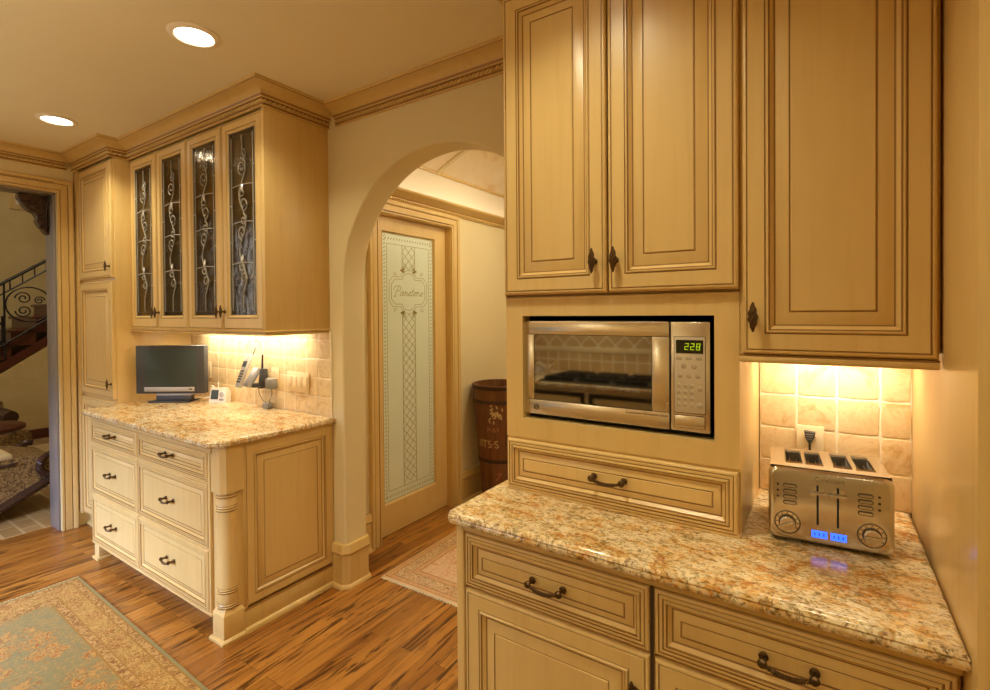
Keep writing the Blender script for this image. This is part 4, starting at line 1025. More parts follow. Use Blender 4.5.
for a, b in ((.02, .03), (.21, .03), (.02, .195), (.21, .195)): m = MB(); m.T = TT; m.box(a, a+.02, b, b+.015, 0, .013, 'black_plastic', .002); m.build('foot', t)

# wall outlets, switches
def plate(mb, x0, x1, z0, z1, y=YA-.0135): mb.box(x0, x1, y-.0055, y+.0015, z0, z1, 'ivory_plastic', .003)
m = MB(); plate(m, -.0745, -.004, 1.013, 1.130); o = m.build('wall_outlet', origin=(-.039, YA-.012, 1.07)); tag(o, 'ivory wall outlet behind the toaster', 'outlet')
m = MB()
for z in (1.048, 1.095): m.lathe([(0, .002), (.016, .002), (.017, 0)], (-.039, YA-.019, z), '-y', 'ivory_plastic', 20)
m.build('socket', o)
m = MB(); yq = YA-.0215
m.prism([(-.054, 1.117), (-.0255, 1.115), (-.0285, 1.100), (-.0365, 1.083), (-.0435, 1.083), (-.0515, 1.100)], yq-.022, yq, 'handset_dark')
for k in range(3): m.box(-.050+k*.002, -.030-k*.002, yq-.0235, yq-.021, 1.108-k*.007, 1.1105-k*.007, 'adapter_gray')
m.tube([(-.040, yq-.012, 1.084), (-.040, yq-.014, 1.04), (-.03, yq-.03, .96), (-.01, yq-.06, .925), (0, yq-.09, .922), (0, 1.60, .924)], .0035, 'black_plastic')
tag(m.build('power_plug'), 'dark plug in the ivory outlet behind the toaster', 'plug')
m = MB(); plate(m, -2.642, -2.440, 1.030, 1.145); o = m.build('light_switch', origin=(-2.54, YA-.012, 1.087)); tag(o, 'ivory four-gang rocker switch plate on the pale tile', 'switch')
for k in range(4):
    m = MB(); xx = -2.614+k*.0485; m.box(xx-.016, xx+.016, YA-.0225, YA-.017, 1.056, 1.120, 'ivory_plastic', .002); m.build('rocker', o)
m = MB(); plate(m, -2.800, -2.730, 1.042, 1.157); o = m.build('wall_outlet', origin=(-2.765, YA-.012, 1.1)); tag(o, 'ivory wall outlet with grey power adapter plugged in', 'outlet')
m = MB()
for z in (1.077, 1.124): m.lathe([(0, .002), (.016, .002), (.017, 0)], (-2.765, YA-.019, z), '-y', 'ivory_plastic', 20)
m.build('socket', o)
m = MB(); plate(m, -3.575, -3.505, 1.042, 1.157); o = m.build('wall_outlet', origin=(-3.54, YA-.012, 1.1)); tag(o, 'ivory outlet plate half hidden behind the television', 'outlet')
m = MB(); m.box(-2.790, -2.732, YA-.066, YA-.0215, 1.036, 1.096, 'adapter_gray', .004); m.box(-2.765, -2.755, YA-.0216, YA-.0195, 1.07, 1.08, 'chrome'); tag(m.build('power_adapter'), 'square grey power adapter in the outlet beside the phone', 'adapter')

# ---- phone on its wall cradle, radio, clock
t = thing('telephone_cradle', 'grey wall cradle holding the cordless handset on the pale tile', 'phone', (-2.885, YA-.05, 1.04))
def slab_yz(m, p0, p1, th, x0, x1, mat, bev=.004):
    p0, p1 = Vector(p0), Vector(p1); d = p1-p0; L = d.length; a = math.atan2(d.y, d.x)
    T = Matrix.Translation((0, p0.x, p0.y)) @ Matrix.Rotation(a-PI/2, 4, 'X')
    m.box(x0, x1, -th/2, th/2, 0, L, mat, bev, T=T)
m = MB(); slab_yz(m, (1.640, 1.045), (1.712, 1.150), .030, -2.925, -2.868, 'handset_gray', .008); m.build('body', t)
m = MB(); m.box(-2.91, -2.85, 1.66, YA-.0115, 1.04, 1.062, 'handset_dark', .003); m.box(-2.91, -2.85, YA-.03, YA-.0115, 1.03, 1.13, 'handset_dark', .003); m.build('bracket', t)
t = thing('cordless_handset', 'slim grey cordless phone handset leaning in the wall cradle', 'phone', (-2.90, 1.63, 1.045))
m = MB(); slab_yz(m, (1.592, 1.046), (1.668, 1.240), .022, -2.925, -2.876, 'silver_plastic', .007); m.build('body', t)
m = MB(); T = Matrix.Translation((0, 1.592, 1.046)) @ Matrix.Rotation(math.atan2(.194, .076)-PI/2, 4, 'X')
for j in range(5):
    for i in range(3): m.box(-2.918+i*.013, -2.909+i*.013, -.0135, -.010, .03+j*.016, .040+j*.016, 'handset_dark', .001, T=T)
m.box(-2.919, -2.882, -.0135, -.010, .125, .160, 'screen_glass', T=T); m.build('keys', t)
m = MB(); m.tube([(-2.88, 1.672, 1.235), (-2.88, 1.690, 1.275)], .0035, 'handset_dark'); m.build('antenna', t)
t = thing('walkie_talkie', 'small dark radio with upright antenna beside the phone cradle', 'radio', (-2.815, YA-.05, 1.04))
m = MB(); slab_yz(m, (YA-.055, 1.042), (YA-.040, 1.150), .030, -2.860, -2.822, 'handset_dark', .005); m.build('body', t)
m = MB(); m.tube([(-2.850, YA-.045, 1.15), (-2.850, YA-.042, 1.235)], .006, 'black_plastic'); m.build('antenna', t)
m = MB(); m.box(-2.855, -2.825, YA-.04, YA-.0115, 1.045, 1.065, 'handset_dark', .002); m.box(-2.855, -2.825, YA-.075, YA-.02, 1.034, 1.043, 'handset_dark', .002); m.build('bracket', t)
m = MB(); m.tube([(-2.755, YA-.045, 1.034), (-2.745, YA-.05, 1.0), (-2.755, YA-.06, .965), (-2.775, YA-.05, .945), (-2.79, YA-.045, .945)], .0022, 'handset_dark', 6)
m.tube([(-2.865, YA-.06, 1.035), (-2.86, YA-.06, 1.0), (-2.83, YA-.055, .96), (-2.79, YA-.05, .945)], .0022, 'handset_dark', 6)
m.box(-2.815, -2.765, YA-.07, YA-.03, .9152, .950, 'adapter_gray', .006); tag(m.build('charger_cable'), 'thin dark cable looping down to a small plug on the granite', 'cable')
t = thing('desk_clock', 'small white digital clock standing between television and phone', 'clock', (-3.36, 1.66, .9152))
T = Matrix.Translation((-3.315, 1.630, .9152)) @ Matrix.Rotation(math.radians(22), 4, 'Z') @ Matrix.Diagonal((1.22, 1.0, 1.2, 1))
m = MB(); pr = [(0, 0), (.052, 0), (.052, .055), (.028, .078), (.018, .078)]
vs = [(0, y, z) for y, z in pr]+[(.098, y, z) for y, z in pr]; n5 = len(pr)
m.add(vs, [tuple(range(n5)), tuple(range(n5, 2*n5))[::-1]]+[(i, (i+1) % n5, n5+(i+1) % n5, n5+i) for i in range(n5)], 'white_plastic', T=T); m.build('body', t, angle=20)
fT = T @ Matrix.Rotation(-math.atan2(.018, .078), 4, 'X')
m = MB(); m.box(.008, .052, -.002, .001, .018, .068, 'screen_glass', .001, T=fT); m.build('screen', t)
m = MB(); m.lathe([(0, .003), (.013, .003), (.015, 0)], (.072, 0, .045), '-y', 'silver_plastic', 18, T=fT); m.box(.06, .086, -.002, .001, .012, .022, 'handset_gray', .001, T=fT); m.build('buttons', t)

# ---- television
t = thing('television', 'small dark grey flat television on the left granite counter', 'television', (-3.5, 1.52, .9152))
TV = Matrix.Translation((-3.712, 1.380, .9152)) @ Matrix.Rotation(math.atan2(.542, .841), 4, 'Z')
m = MB(); m.T = TV; m.box(0, .440, 0, .045, .058, .366, 'dark_gray_plastic', .004); m.box(.05, .39, .045, .07, .09, .33, 'dark_gray_plastic', .01); m.box(.040, .400, -.003, .002, .07, .360, 'dark_gray_plastic', .002); m.build('housing', t)
m = MB(); m.T = TV; m.box(.066, .392, -.0045, -.002, .106, .343, 'screen_glass', .001); m.build('screen', t)
m = MB(); m.T = TV; m.box(.058, .378, -.0085, -.002, .073, .101, 'silver_plastic', .003); m.box(.345, .367, -.0095, -.008, .083, .091, 'dark_gray_plastic'); m.build('speaker_bar', t)
m = MB(); m.T = TV; m.box(.125, .350, .008, .03, .045, .057, 'silver_plastic', .002); m.box(.12, .345, .012, .05, .010, .046, 'dark_gray_plastic', .004); m.box(.08, .335, -.01, .12, 0, .010, 'dark_gray_plastic', .003); m.build('stand', t)
m = MB(); q = [(-3.34, 1.66, 1.02), (-3.32, 1.70, .96), (-3.40, 1.70, .93), (-3.45, 1.66, .925), (-3.37, 1.69, .93), (-3.34, 1.72, 1.0)]
pts = []
for i in range(len(q)-1):
    for k in range(6): pts.append(tuple(Vector(q[i]).lerp(Vector(q[i+1]), k/6)+Vector((0, .004*math.sin(k), .006*math.sin(k*PI/6)))))
m.tube(pts, .003, 'white_plastic', 6); m.tube([(-3.46, 1.73, .918), (-3.42, 1.72, .93), (-3.4, 1.735, .97), (-3.41, 1.74, 1.03)], .003, 'white_plastic', 6); m.build('power_cord', t)['label'] = 'pale tangled cords'

# ================================================================== HALLWAY THINGS
bx, by, r1, r0, bh = -2.158, 3.255,   .215, .135, .925; bz = .009
t = thing('wooden_barrel', 'tall brown wooden barrel with faded painted lettering against the hallway wall', 'barrel', (bx, by, 0))
def br_(z): return r0+(r1-r0)*(z/bh)**.9
m = MB(); prof = [(0, bz), (br_(0), bz)]+[(br_(z*bh/14), z*bh/14) for z in range(1, 15)]+[(br_(bh)-.016, bh), (br_(bh)-.018, bh-.02), (r0-.01, .05), (0, .05)]
ns = 26; vs = []
for r, z in prof:
    for i in range(ns*4):
        a = 2*PI*i/(ns*4); rr = r*(1-(.012 if i % 4 == 0 else 0)); vs.append((bx+rr*math.cos(a), by+rr*math.sin(a), z))
m.add(vs, [(j*ns*4+i, j*ns*4+(i+1) % (ns*4), (j+1)*ns*4+(i+1) % (ns*4), (j+1)*ns*4+i) for j in range(len(prof)-1) for i in range(ns*4)], 'barrel_wood'); m.build('staves', t)
for z in (.905, .80, .345, .06):
    m = MB(); m.lathe([(br_(z-.014)+.0005, z-.014), (br_(z)+.003, z-.012), (br_(z)+.003, z+.012), (br_(z+.014)+.0005, z+.014)], (bx, by, 0), 'z', 'barrel_hoop', 60); m.build('hoop', t)
ph0 = math.atan2(-by, -bx)
def wrap(z0, a0):
    def f(p):
        z = z0+p[1]; r = br_(z)+.0018+p[2]; a = ph0+a0+p[0]/br_(z); return (bx+r*math.cos(a), by+r*math.sin(a), z)
    return f
m = MB(); text_into(m, 'FRUITS·S', .082, 'faded_paint', wrap(.478, math.radians(-50)), spacing=.95); m.build('painted_lettering', t); m = MB(); text_into(m, 'M&F', .048, 'faded_paint_red', wrap(.590, math.radians(-16)), spacing=1.2); m.build('painted_lettering', t); m = MB(); text_into(m, '7', .085, 'faded_paint_red', wrap(.225, math.radians(-8)), shear=.3)
m.build('painted_lettering', t); m = MB()
rn = random.Random(5)
for k in range(26):
    a = math.radians(-14)+rn.gauss(0, .13); z = .715+rn.gauss(0, .034); r = br_(z)+.002; T = Matrix.Translation((bx+r*math.cos(ph0+a), by+r*math.sin(ph0+a), z)) @ Matrix.Rotation(ph0+a, 4, 'Z') @ Matrix.Rotation(rn.uniform(0, 3), 4, 'X'); m.ell((0, 0, 0), (.0012, .006, .014), 'faded_paint', 7, 4, T=T)
m.build('painted_emblem', t)

def rug(name, L, W, mat, loc, rot, label, fr):
    m = MB(); N = 60
    m.box(-L/2, L/2, -W/2, W/2, 0, .008, mat, .002)
    o = m.build(name, origin=(0, 0, 0)); o.location = loc; o.rotation_euler = (0, 0, rot); o['_o'] = (0, 0, 0); tag(o, label, 'rug')
    for s in (-1, 1):
        m = MB(); k = int(W/.009)
        for i in range(k):
            y = -W/2+(i+.5)*W/k; dy = .004*math.sin(i*2.7)
            m.add([(s*L/2, y-.0035, .001), (s*L/2, y+.0035, .001), (s*(L/2+fr), y+.002+dy, .001), (s*(L/2+fr), y-.002+dy, .001), (s*L/2, y-.0035, .006), (s*L/2, y+.0035, .006), (s*(L/2+fr), y+.002+dy, .003), (s*(L/2+fr), y-.002+dy, .003)], [(0, 1, 2, 3), (4, 5, 6, 7), (0, 4, 7, 3), (1, 5, 6, 2), (3, 7, 6, 2)], 'rug_fringe')
        m.build('fringe', o, smooth=False)
    return o
a = math.radians(-1.6); L, W = 3.6, 1.7
cx_ = -3.535+(L/2)*math.cos(a)+(W/2)*math.sin(a); cy_ = 1.025+(L/2)*math.sin(a)-(W/2)*math.cos(a)
rug('area_rug', L, W, 'sage_rug', (cx_, cy_, .0005), a, 'large sage green and gold patterned rug in front of the drawers', .016)
rug('runner_rug', 1.9, .92, 'rose_rug', (-1.645, 2.90, .0005), PI/2+.02, 'cream and rose patterned rug on the hallway floor', .014)

# ================================================================== FOYER THINGS
t = thing('staircase', 'dark red-brown wooden staircase climbing to the right in the foyer', 'staircase', (SX-.5, 2.5, 0))
run, rise = .22, .155; yk0, zk0 = 1.73, 1.322
m3 = MB()
for k in range(-7, 9):
    y, z = yk0+k*run, zk0+k*rise
    if z < .1: continue
    m = MB(); m2 = MB(); m.box(SX-.98, SX+.025, y-.03, y+run+.03, z-.032, z, 'mahogany', .006)
    m2.box(SX-.97, SX, y, y+run, max(.0, z-.032-rise), z-.032, 'mahogany')
    m.build('tread', t); m2.build('riser', t)
ya, yb = .62, 3.9
m3.add([(SX+.004, ya, soff(ya)-.0), (SX+.004, yb, soff(yb)), (SX+.004, yb, soff(yb)+.12), (SX+.004, ya, soff(ya)+.10), (SX-.05, ya, soff(ya)), (SX-.05, yb, soff(yb)), (SX-.05, yb, soff(yb)+.12), (SX-.05, ya, soff(ya)+.10)], [(0, 1, 2, 3), (4, 5, 6, 7), (0, 1, 5, 4), (3, 2, 6, 7)], 'mahogany')
m3.build('stringer', t)
t = thing('stair_railing', 'black wrought iron stair railing with spiral scrolls', 'railing', (SX+.04, 2.2, .6))
sl_ = .762; RX = SX+.045
def rz(y, z0): return z0+sl_*(y-1.648)
ya, yb = .7, 3.6
m = MB(); m.tube([(RX, ya, rz(ya, 1.85)), (RX, yb, rz(yb, 1.85))], .017, 'wrought_iron', 8); m.build('top_rail', t)
m = MB(); m.tube([(RX, ya, rz(ya, 1.73)), (RX, yb, rz(yb, 1.73))], .010, 'wrought_iron', 6); m.build('lower_rail', t)
m = MB(); m.tube([(RX, ya, rz(ya, 1.14)+.0), (RX, yb, rz(yb, 1.14))], .013, 'wrought_iron', 6); m.build('bottom_rail', t)
y = ya+.05
while y < yb: m = MB(); m.tube([(RX, y, rz(y, 1.73)), (RX, y, rz(y, 1.85))], .007, 'wrought_iron', 6); m.build('spindle', t); y += .108
def circ(c, r, n=30): return [(RX, c[0]+r*math.cos(2*PI*i/n), c[1]+r*math.sin(2*PI*i/n)) for i in range(n)]
def spir(c, r, a0, sg, turns=1.6, n=34): return [(RX, c[0]+r*(1-.82*i/n)*math.cos(a0+sg*turns*2*PI*i/n), c[1]+r*(1-.82*i/n)*math.sin(a0+sg*turns*2*PI*i/n)) for i in range(n+1)]
for yc in (1.03, 1.46, 1.885, 2.315, 2.745):
    zc_ = rz(yc, 1.435); m = MB()
    m.tube(circ((yc, zc_), .205), .009, 'wrought_iron', 6, closed=True)
    m.tube(spir((yc-.05, zc_+.075), .075, PI, -1), .008, 'wrought_iron', 6); m.tube(spir((yc-.05, zc_-.075), .075, PI, 1), .008, 'wrought_iron', 6)
    m.tube(spir((yc+.09, zc_+.05), .05, 0, 1), .007, 'wrought_iron', 6); m.tube([(RX, yc+.19, zc_-.16), (RX, yc+.19, zc_+.19)], .010, 'wrought_iron', 6)
    m.build('scroll', t)
for y in (ya, 1.67, 2.53, 3.39): m = MB(); m.tube([(RX, y, rz(y, 1.85)), (RX, y, rz(y, .98))], .010, 'wrought_iron', 6); m.build('post', t)
m = MB()
m.box(FW+.001, FW+.03, 1.97, 2.58, 2.91, 3.53, 'trim_paint', .004); m.box(FW+.03, FW+.034, 2.03, 2.52, 2.97, 3.47, 'white_china'); tag(m.build('framed_picture', origin=(FW, 2.2, 2.9)), 'cream framed picture high on the foyer wall', 'picture')

# carved bracket in the corner of the opening
t = thing('carved_bracket', 'dark carved wooden corner bracket under the doorway head', 'bracket', (XF+.02, 1.12, 2.05))
m = MB(); yj = DY1-.014; zt = DZ-.016; K = XF-.015
out = [(yj, zt), (yj-.19, zt), (yj-.195, zt-.03), (yj-.175, zt-.05), (yj-.165, zt-.075), (yj-.145, zt-.095), (yj-.118, zt-.112), (yj-.09, zt-.122), (yj-.072, zt-.15), (yj-.078, zt-.175), (yj-.062, zt-.205), (yj-.04, zt-.225), (yj-.02, zt-.25), (yj, zt-.262)]
out = [(yj+(a-yj)*.78, b) for a, b in out]
n = len(out); m.add([(K, y, z) for y, z in out]+[(K+.07, y, z) for y, z in out], [tuple(range(n)), tuple(range(n, 2*n))[::-1]]+[(i, (i+1) % n, n+(i+1) % n, n+i) for i in range(n)], 'dark_carved_wood')
m.build('board', t, angle=25)
m = MB(); KX = K+.072
def sp2(c, r, a0, sg, turns=1.4, w=.008, n=26):
    c = (yj+(c[0]-yj)*.78, c[1]); r *= .85
    m.tube([(KX, c[0]+r*(1-.85*i/n)*math.cos(a0+sg*turns*2*PI*i/n), c[1]+r*(1-.85*i/n)*math.sin(a0+sg*turns*2*PI*i/n)) for i in range(n+1)], w, 'dark_carved_wood', 7)
sp2((yj-.15, zt-.045), .038, 0, 1); sp2((yj-.095, zt-.075), .036, PI, -1); sp2((yj-.04, zt-.15), .034, PI/2, 1); sp2((yj-.03, zt-.205), .026, PI, 1); sp2((yj-.035, zt-.05), .032, -PI/2, 1)
m.tube([(KX, yj-.14, zt-.01), (KX, yj-.01, zt-.01), (KX, yj-.01, zt-.24)], .009, 'dark_carved_wood', 7); m.build('carving', t)

# chaise, ottoman and round table
t = thing('upholstered_bench', 'brocade upholstered bench with dark curved wooden frame and scrolled arm', 'bench', (-5.0, .6, 0))
XB0, XB1 = -5.55, -4.95
m = MB(); ys_ = [-.45+i*.085 for i in range(22)]
def botz(y): return .03+max(0, (y-.93))*.52 if y > .25 else .03+max(0, (-.05-y))*.52
top = [(y, .44-.5*max(0, y-1.12)**1.4) for y in ys_]; bot = [(y, botz(y)+.03) for y in ys_][::-1]; pr = top+bot; n = len(pr)
m.add([(XB1, y, z) for y, z in pr]+[(XB0, y, z) for y, z in pr], [tuple(range(n)), tuple(range(n, 2*n))[::-1]]+[(i, (i+1) % n, n+(i+1) % n, n+i) for i in range(n)], 'brocade'); m.build('upholstery', t, angle=50)
m = MB(); m.box(XB0+.02, XB1-.02, -.42, 1.08, .42, .475, 'cream_cloth', .025); m.build('seat_cushion', t)
m = MB(); m.tube([(XB1+.012, y, botz(y)+.035) for y in ys_], .032, 'dark_carved_wood', 10); m.tube([(XB1+.005, y, .40-.5*max(0, y-1.12)**1.4) for y in ys_[:-3]], .012, 'dark_carved_wood', 8); m.build('carved_rail', t)
c = (1.275, .345)
for xx in (XB1+.02, XB0+.02): m = MB(); m.tube([(xx, c[0]+.085*(1-.6*i/30)*math.cos(PI*.35+1.75*PI*i/30), c[1]+.095*(1-.6*i/30)*math.sin(PI*.35+1.75*PI*i/30)) for i in range(31)], .024, 'dark_carved_wood', 10); m.build('scroll_arm', t)
for y in (-.10, .93):
    for x in (XB1, XB0+.03): m = MB(); m.lathe([(0, 0), (.03, 0), (.036, .02), (.026, .05), (.024, .10)], (x, y, 0), 'z', 'dark_carved_wood', 12); m.build('foot', t)
t = thing('round_table', 'small round dark wooden pedestal table in the foyer', 'table', (-6.0, 1.02, 0))
m = MB(); m.lathe([(0, .49), (.27, .49), (.30, .505), (.30, .53), (.285, .54), (0, .54)], (-6.0, 1.08, 0), 'z', 'mahogany', 36); m.build('table_top', t)
m = MB(); m.lathe([(0, .0085), (.2, .0085), (.21, .03), (.08, .06), (.04, .12), (.07, .22), (.04, .32), (.075, .40), (.05, .45), (.1, .49), (0, .49)], (-6.0, 1.08, 0), 'z', 'dark_carved_wood', 24); m.build('pedestal', t)
m = MB(); m.lathe([(0, 0), (.05, 0), (.075, .03), (.08, .06), (.06, .095), (.055, .095), (.07, .06), (.06, .03), (0, .01)], (-6.02, 1.08, .5405), 'z', 'flame_glass', 20); tag(m.build('glass_bowl'), 'orange and white glass bowl on the round foyer table', 'bowl')
t = thing('upholstered_sofa', 'brocade sofa with rolled dark arm behind the round table', 'sofa', (-6.9, .9, 0))
m = MB(); m.box(-7.3, -6.6, .05, 1.50, .06, .34, 'brocade', .05); m.box(-7.3, -6.65, .1, 1.36, .34, .44, 'brocade', .05); m.build('seat', t)
m = MB(); m.lathe([(0, -.33), (.09, -.33), (.10, -.31), (.10, .31), (.09, .33), (0, .33)], (-6.95, 1.48, .27), 'x', 'brocade', 20); m.build('arm', t)
m = MB(); m.lathe([(0, -.33), (.055, -.33), (.062, -.31), (.062, .33), (.055, .35), (0, .35)], (-6.95, 1.42, .50), 'x', 'dark_carved_wood', 18); m.box(-7.25, -6.7, 1.36, 1.44, .30, .50, 'brocade', .02); m.build('arm_roll', t)
m = MB(); m.box(-7.35, -7.2, .05, 1.5, .06, .60, 'brocade', .04); m.build('back', t)
for a_, b_ in ((-7.25, .1), (-6.65, .1), (-7.25, 1.42), (-6.65, 1.42)): m = MB(); m.cyl((a_, b_, .0085), .03, .06, 'z', 'dark_carved_wood', 12); m.build('foot', t)
m = MB(); m.box(-7.55, -5.65, .2, 2.6, 0, .008, 'cream_cloth', .003); tag(m.build('cream_rug'), 'plain cream rug on the foyer floor', 'rug')

# ================================================================== COOKING WALL (seen reflected in the microwave door)
x = NT('kitchen_wall_tile'); br = x.n('ShaderNodeTexBrick'); v = x.coord((1, 1, 1), (PI/2, 0, 0)); x.l(v, br.inputs['Vector']); br.inputs['Scale'].default_value = 1
br.inputs['Brick Width'].default_value = .11; br.inputs['Row Height'].default_value = .11; br.offset = 0; br.inputs['Mortar Size'].default_value = .004
br.inputs['Color1'].default_value = srgb('cdab74'); br.inputs['Color2'].default_value = srgb('bf9a62'); br.inputs['Mortar'].default_value = srgb('efe2c4'); x.col(br.outputs['Color'])
x = NT('kitchen_wall_diamond'); br = x.n('ShaderNodeTexBrick'); v0_ = x.coord((1, 1, 1), (PI/2, 0, 0)); mp = x.n('ShaderNodeMapping'); mp.inputs['Rotation'].default_value = (0, 0, PI/4); x.l(v0_, mp.inputs['Vector']); x.l(mp.outputs[0], br.inputs['Vector']); br.inputs['Scale'].default_value = 1
br.inputs['Brick Width'].default_value = .12; br.inputs['Row Height'].default_value = .12; br.offset = 0; br.inputs['Mortar Size'].default_value = .004
br.inputs['Color1'].default_value = srgb('c7a56f'); br.inputs['Color2'].default_value = srgb('bb965e'); br.inputs['Mortar'].default_value = srgb('efe2c4'); x.col(br.outputs['Color'])
m = MB(); m.box(-2.7, -.4, YBK+.001, YBK+.012, .916, 1.10, 'kitchen_wall_tile'); m.box(-2.7, -.4, YBK+.001, YBK+.012, 1.15, 1.36, 'kitchen_wall_diamond'); m.box(-2.7, -.4, YBK+.001, YBK+.018, 1.10, 1.15, 'travertine_pale', .004)
tag(m.build('tile_backsplash', origin=(-1.5, YBK, .916)), 'beige tile backsplash behind the cooktop, reflected in the microwave window', 'backsplash')
t = thing('cooking_cabinet', 'cream base cabinet below the cooktop, reflected in the microwave window', 'cabinet', (-1.6, -1.25, 0))
m = MB(); m.box(-2.75, -.35, YBK+.002, -.86, 0, .88, P_, .003); m.build('carcass', t)
for i in range(4):
    m = MB(); x0 = -2.74+i*.597; front(m, x0, x0+.585, .12, .86, -.8805, DOORP, '+y'); m.build('door', t)
granite('granite_countertop', [(-2.77, YBK+.002), (-.33, YBK+.002), (-.33, -.83), (-2.77, -.83)], .8805, .915, 'granite worktop holding the black cooktop, reflected in the microwave window', 'countertop')
t = thing('gas_cooktop', 'black gas cooktop with iron grates, reflected in the microwave window', 'cooktop', (-1.5, -1.25, .9155))
m = MB(); m.box(-1.98, -1.05, -1.38, -.87, .9155, .93, 'black_plastic', .004); m.build('glass_base', t)
for gx in (-1.95, -1.65, -1.35):
    m = MB()
    for k in range(5): m.box(gx+.02+k*.055, gx+.03+k*.055, -1.36, -.90, .945, .957, 'wrought_iron', .002)
    for y in (-1.36, -1.14, -.91): m.box(gx+.01, gx+.26, y, y+.012, .93, .957, 'wrought_iron', .002)
    m.build('grate', t)
m = MB(); m.lathe([(0, 0), (.09, 0), (.10, .02), (.09, .07), (.05, .10), (.015, .11), (.015, .125), (0, .13)], (-2.2, -1.28, .9155), 'z', 'brushed_steel', 24); m.tube([(-2.12, -1.28, .97), (-2.05, -1.28, 1.03)], .012, 'brushed_steel'); tag(m.build('tea_kettle'), 'steel kettle beside the cooktop, reflected in the microwave window', 'kettle')

# ================================================================== LIGHT
def area(name, loc, size, power, col, rot=(0, 0, 0), size_y=None, spread=None, shape=None):
    l = bpy.data.lights.new(name, 'AREA'); l.energy = power; l.color = col; l.size = size
    if size_y: l.shape = 'RECTANGLE'; l.size_y = size_y
    if shape: l.shape = shape
    if spread: l.spread = spread
    o = bpy.data.objects.new(name, l); C.objects.link(o); o.location = loc; o.rotation_euler = rot; return o
WARM = (1, .90, .62); WARMER = (1, .88, .68)
K_CAN = 7.2
spots = [(-2.085, .99), (-3.615, .985), (-.62, .80), (-2.085, -.55), (-3.615, -.55), (-.55, -.55), (.8, .55), (.8, -.9)]
for i, (x_, y_) in enumerate(spots):
    lab = {0: 'round recessed ceiling light, the larger one nearer the arch', 1: 'round recessed ceiling light, the smaller one nearer the wide doorway'}.get(i)
    t = thing('recessed_light', lab or 'round recessed ceiling light outside the photo, behind the viewer', 'ceiling light', (x_, y_, ZC-.012), 'recessed kitchen ceiling lights' if False else None)
    if i > 1: t['group'] = 'recessed lights overhead outside the photo'
    m = MB(); m.lathe([(.064, -.003), (.070, -.009), (.082, -.008), (.092, -.003), (.092, .0)], (x_, y_, ZC-.0), 'z', 'lamp_trim', 40); m.build('trim_ring', t)
    m = MB(); m.lathe([(0, -.0035), (.04, -.004), (.066, -.003)], (x_, y_, ZC), 'z', 'lamp_disc', 32); m.build('lamp', t)
    area('downlight', (x_, y_, ZC-.02), .13, K_CAN, WARM, shape='DISK', spread=math.radians(125))
for px_, py_ in ((-1.9, -.35), (-3.4, -.45)):  # added unseen uplights that brighten the ceiling and upper walls
    t = thing('fill_pendant', 'added unseen bowl pendant brightening the ceiling from behind the viewer', 'fill lamp', (px_, py_, 1.88), 'added ceiling fill lights behind the viewer')
    m = MB(); m.lathe([(0, 1.90), (.08, 1.905), (.15, 1.94), (.20, 2.0), (.205, 2.0), (.155, 1.93), (.08, 1.89), (0, 1.885)], (px_, py_, 0), 'z', 'lamp_trim', 32); m.build('shade', t)
    m = MB(); m.tube([(px_, py_, 1.9), (px_, py_, ZC)], .006, 'aged_bronze', 8); m.lathe([(0, ZC-.03), (.05, ZC-.02), (.055, ZC)], (px_, py_, 0), 'z', 'aged_bronze', 20); m.build('stem', t)
    area('ceiling_fill', (px_, py_, 1.97), .28, 11, (1, .90, .68), (PI, 0, 0), shape='DISK')
area('under_cabinet_light', (-3.0, YA-.095, 1.380), 1.1, 7.5, WARMER, size_y=.04)
area('under_cabinet_light', (.01, YA-.10, 1.366), .26, 2.4, WARMER, size_y=.035)
area('cooktop_fill', (-1.7, -1.2, 1.75), .5, 9, WARM, size_y=.3)  # added fill over the cooktop, brightens the reflected wall; there is no hood
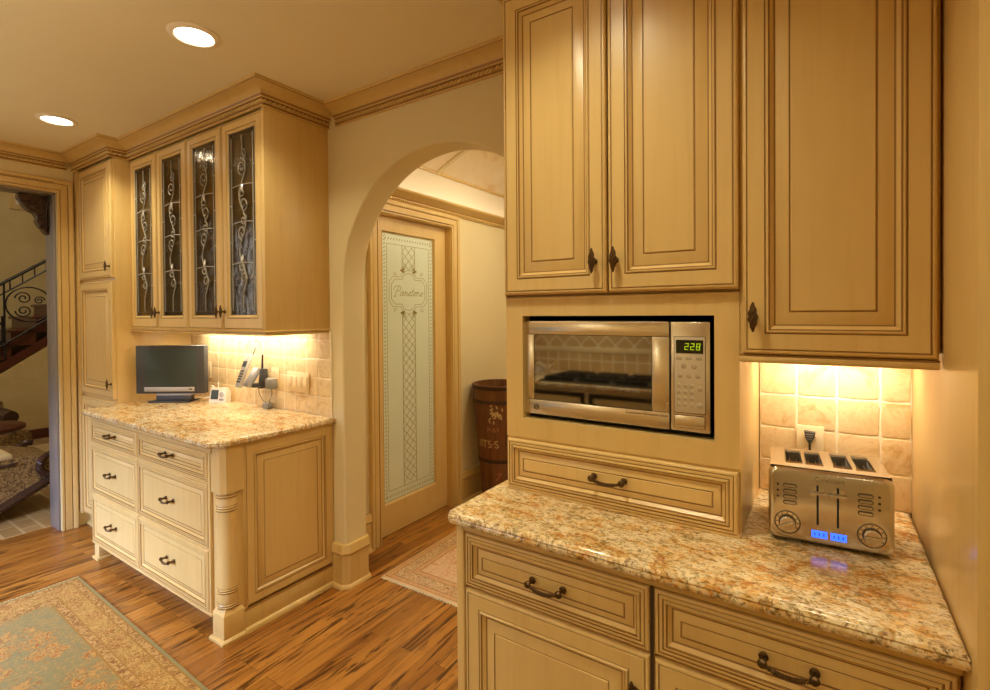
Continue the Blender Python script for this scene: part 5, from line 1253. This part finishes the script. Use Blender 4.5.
# cove lamps on the cornice of the hallway
area('cove_light', (HX+.045, 3.4, 2.30), .05, .7, (1, .94, .82), (PI, 0, 0), size_y=3.6).rotation_euler = (PI, math.radians(-25), 0)
area('cove_light', (HXR-.045, 3.4, 2.30), .05, 30, (1, .96, .88), (PI, 0, 0), size_y=3.6).rotation_euler = (PI, math.radians(35), 0)
area('hall_light', (-1.5, 3.0, 2.66), .3, 19, (1, .87, .60), shape='DISK')
# daylight through the rear window and the foyer
area('daylight_window', ((WX0+WX1)/2, YBK-1.0, 2.05), 1.9, 620, (.49, .62, 1), (math.radians(72), 0, 0), size_y=1.0, spread=math.radians(100))
area('foyer_daylight', (-6.6, -1.8, 2.0), 2.4, 48, (.86, .92, 1), (math.radians(90), 0, 0), size_y=2.6)
area('foyer_lamp', (-6.4, 1.2, 4.1), .5, 42, (1, .80, .54), shape='DISK')
w = bpy.data.worlds.new('world'); sc.world = w; w.use_nodes = True; w.node_tree.nodes['Background'].inputs[0].default_value = (.62, .78, 1, 1); w.node_tree.nodes['Background'].inputs[1].default_value = .6

# ================================================================== CAMERA
cam = bpy.data.cameras.new('camera'); co = bpy.data.objects.new('camera', cam); C.objects.link(co)
R3 = ((0.83944, -0.54346, 0.00038), (0.5434, 0.83937, 0.01337), (-0.00759, -0.01102, 0.99991))
Mx = Matrix(((R3[0][0], R3[0][2], -R3[0][1], 0), (R3[1][0], R3[1][2], -R3[1][1], 0), (R3[2][0], R3[2][2], -R3[2][1], 1.4755), (0, 0, 0, 1)))
co.matrix_world = Mx
cam.sensor_width = 36; cam.sensor_fit = 'HORIZONTAL'; cam.lens = 496.2/990*36; cam.shift_x = (495-504.509)/990; cam.shift_y = (318.216-345)/990; cam.clip_start = .02
sc.camera = co
vs_ = sc.view_settings; vs_.view_transform = 'Standard'; vs_.look = 'None'; vs_.gamma = 1; vs_.use_curve_mapping = False; vs_.exposure = -0.36
sc.cycles.use_denoising = True; sc.cycles.max_bounces = 10; sc.cycles.diffuse_bounces = 6; sc.cycles.glossy_bounces = 5; sc.cycles.transparent_max_bounces = 12
sc.cycles.sample_clamp_indirect = 6; sc.cycles.caustics_reflective = False; sc.cycles.caustics_refractive = False
for o in bpy.data.objects:
    if '_o' in o: del o['_o']
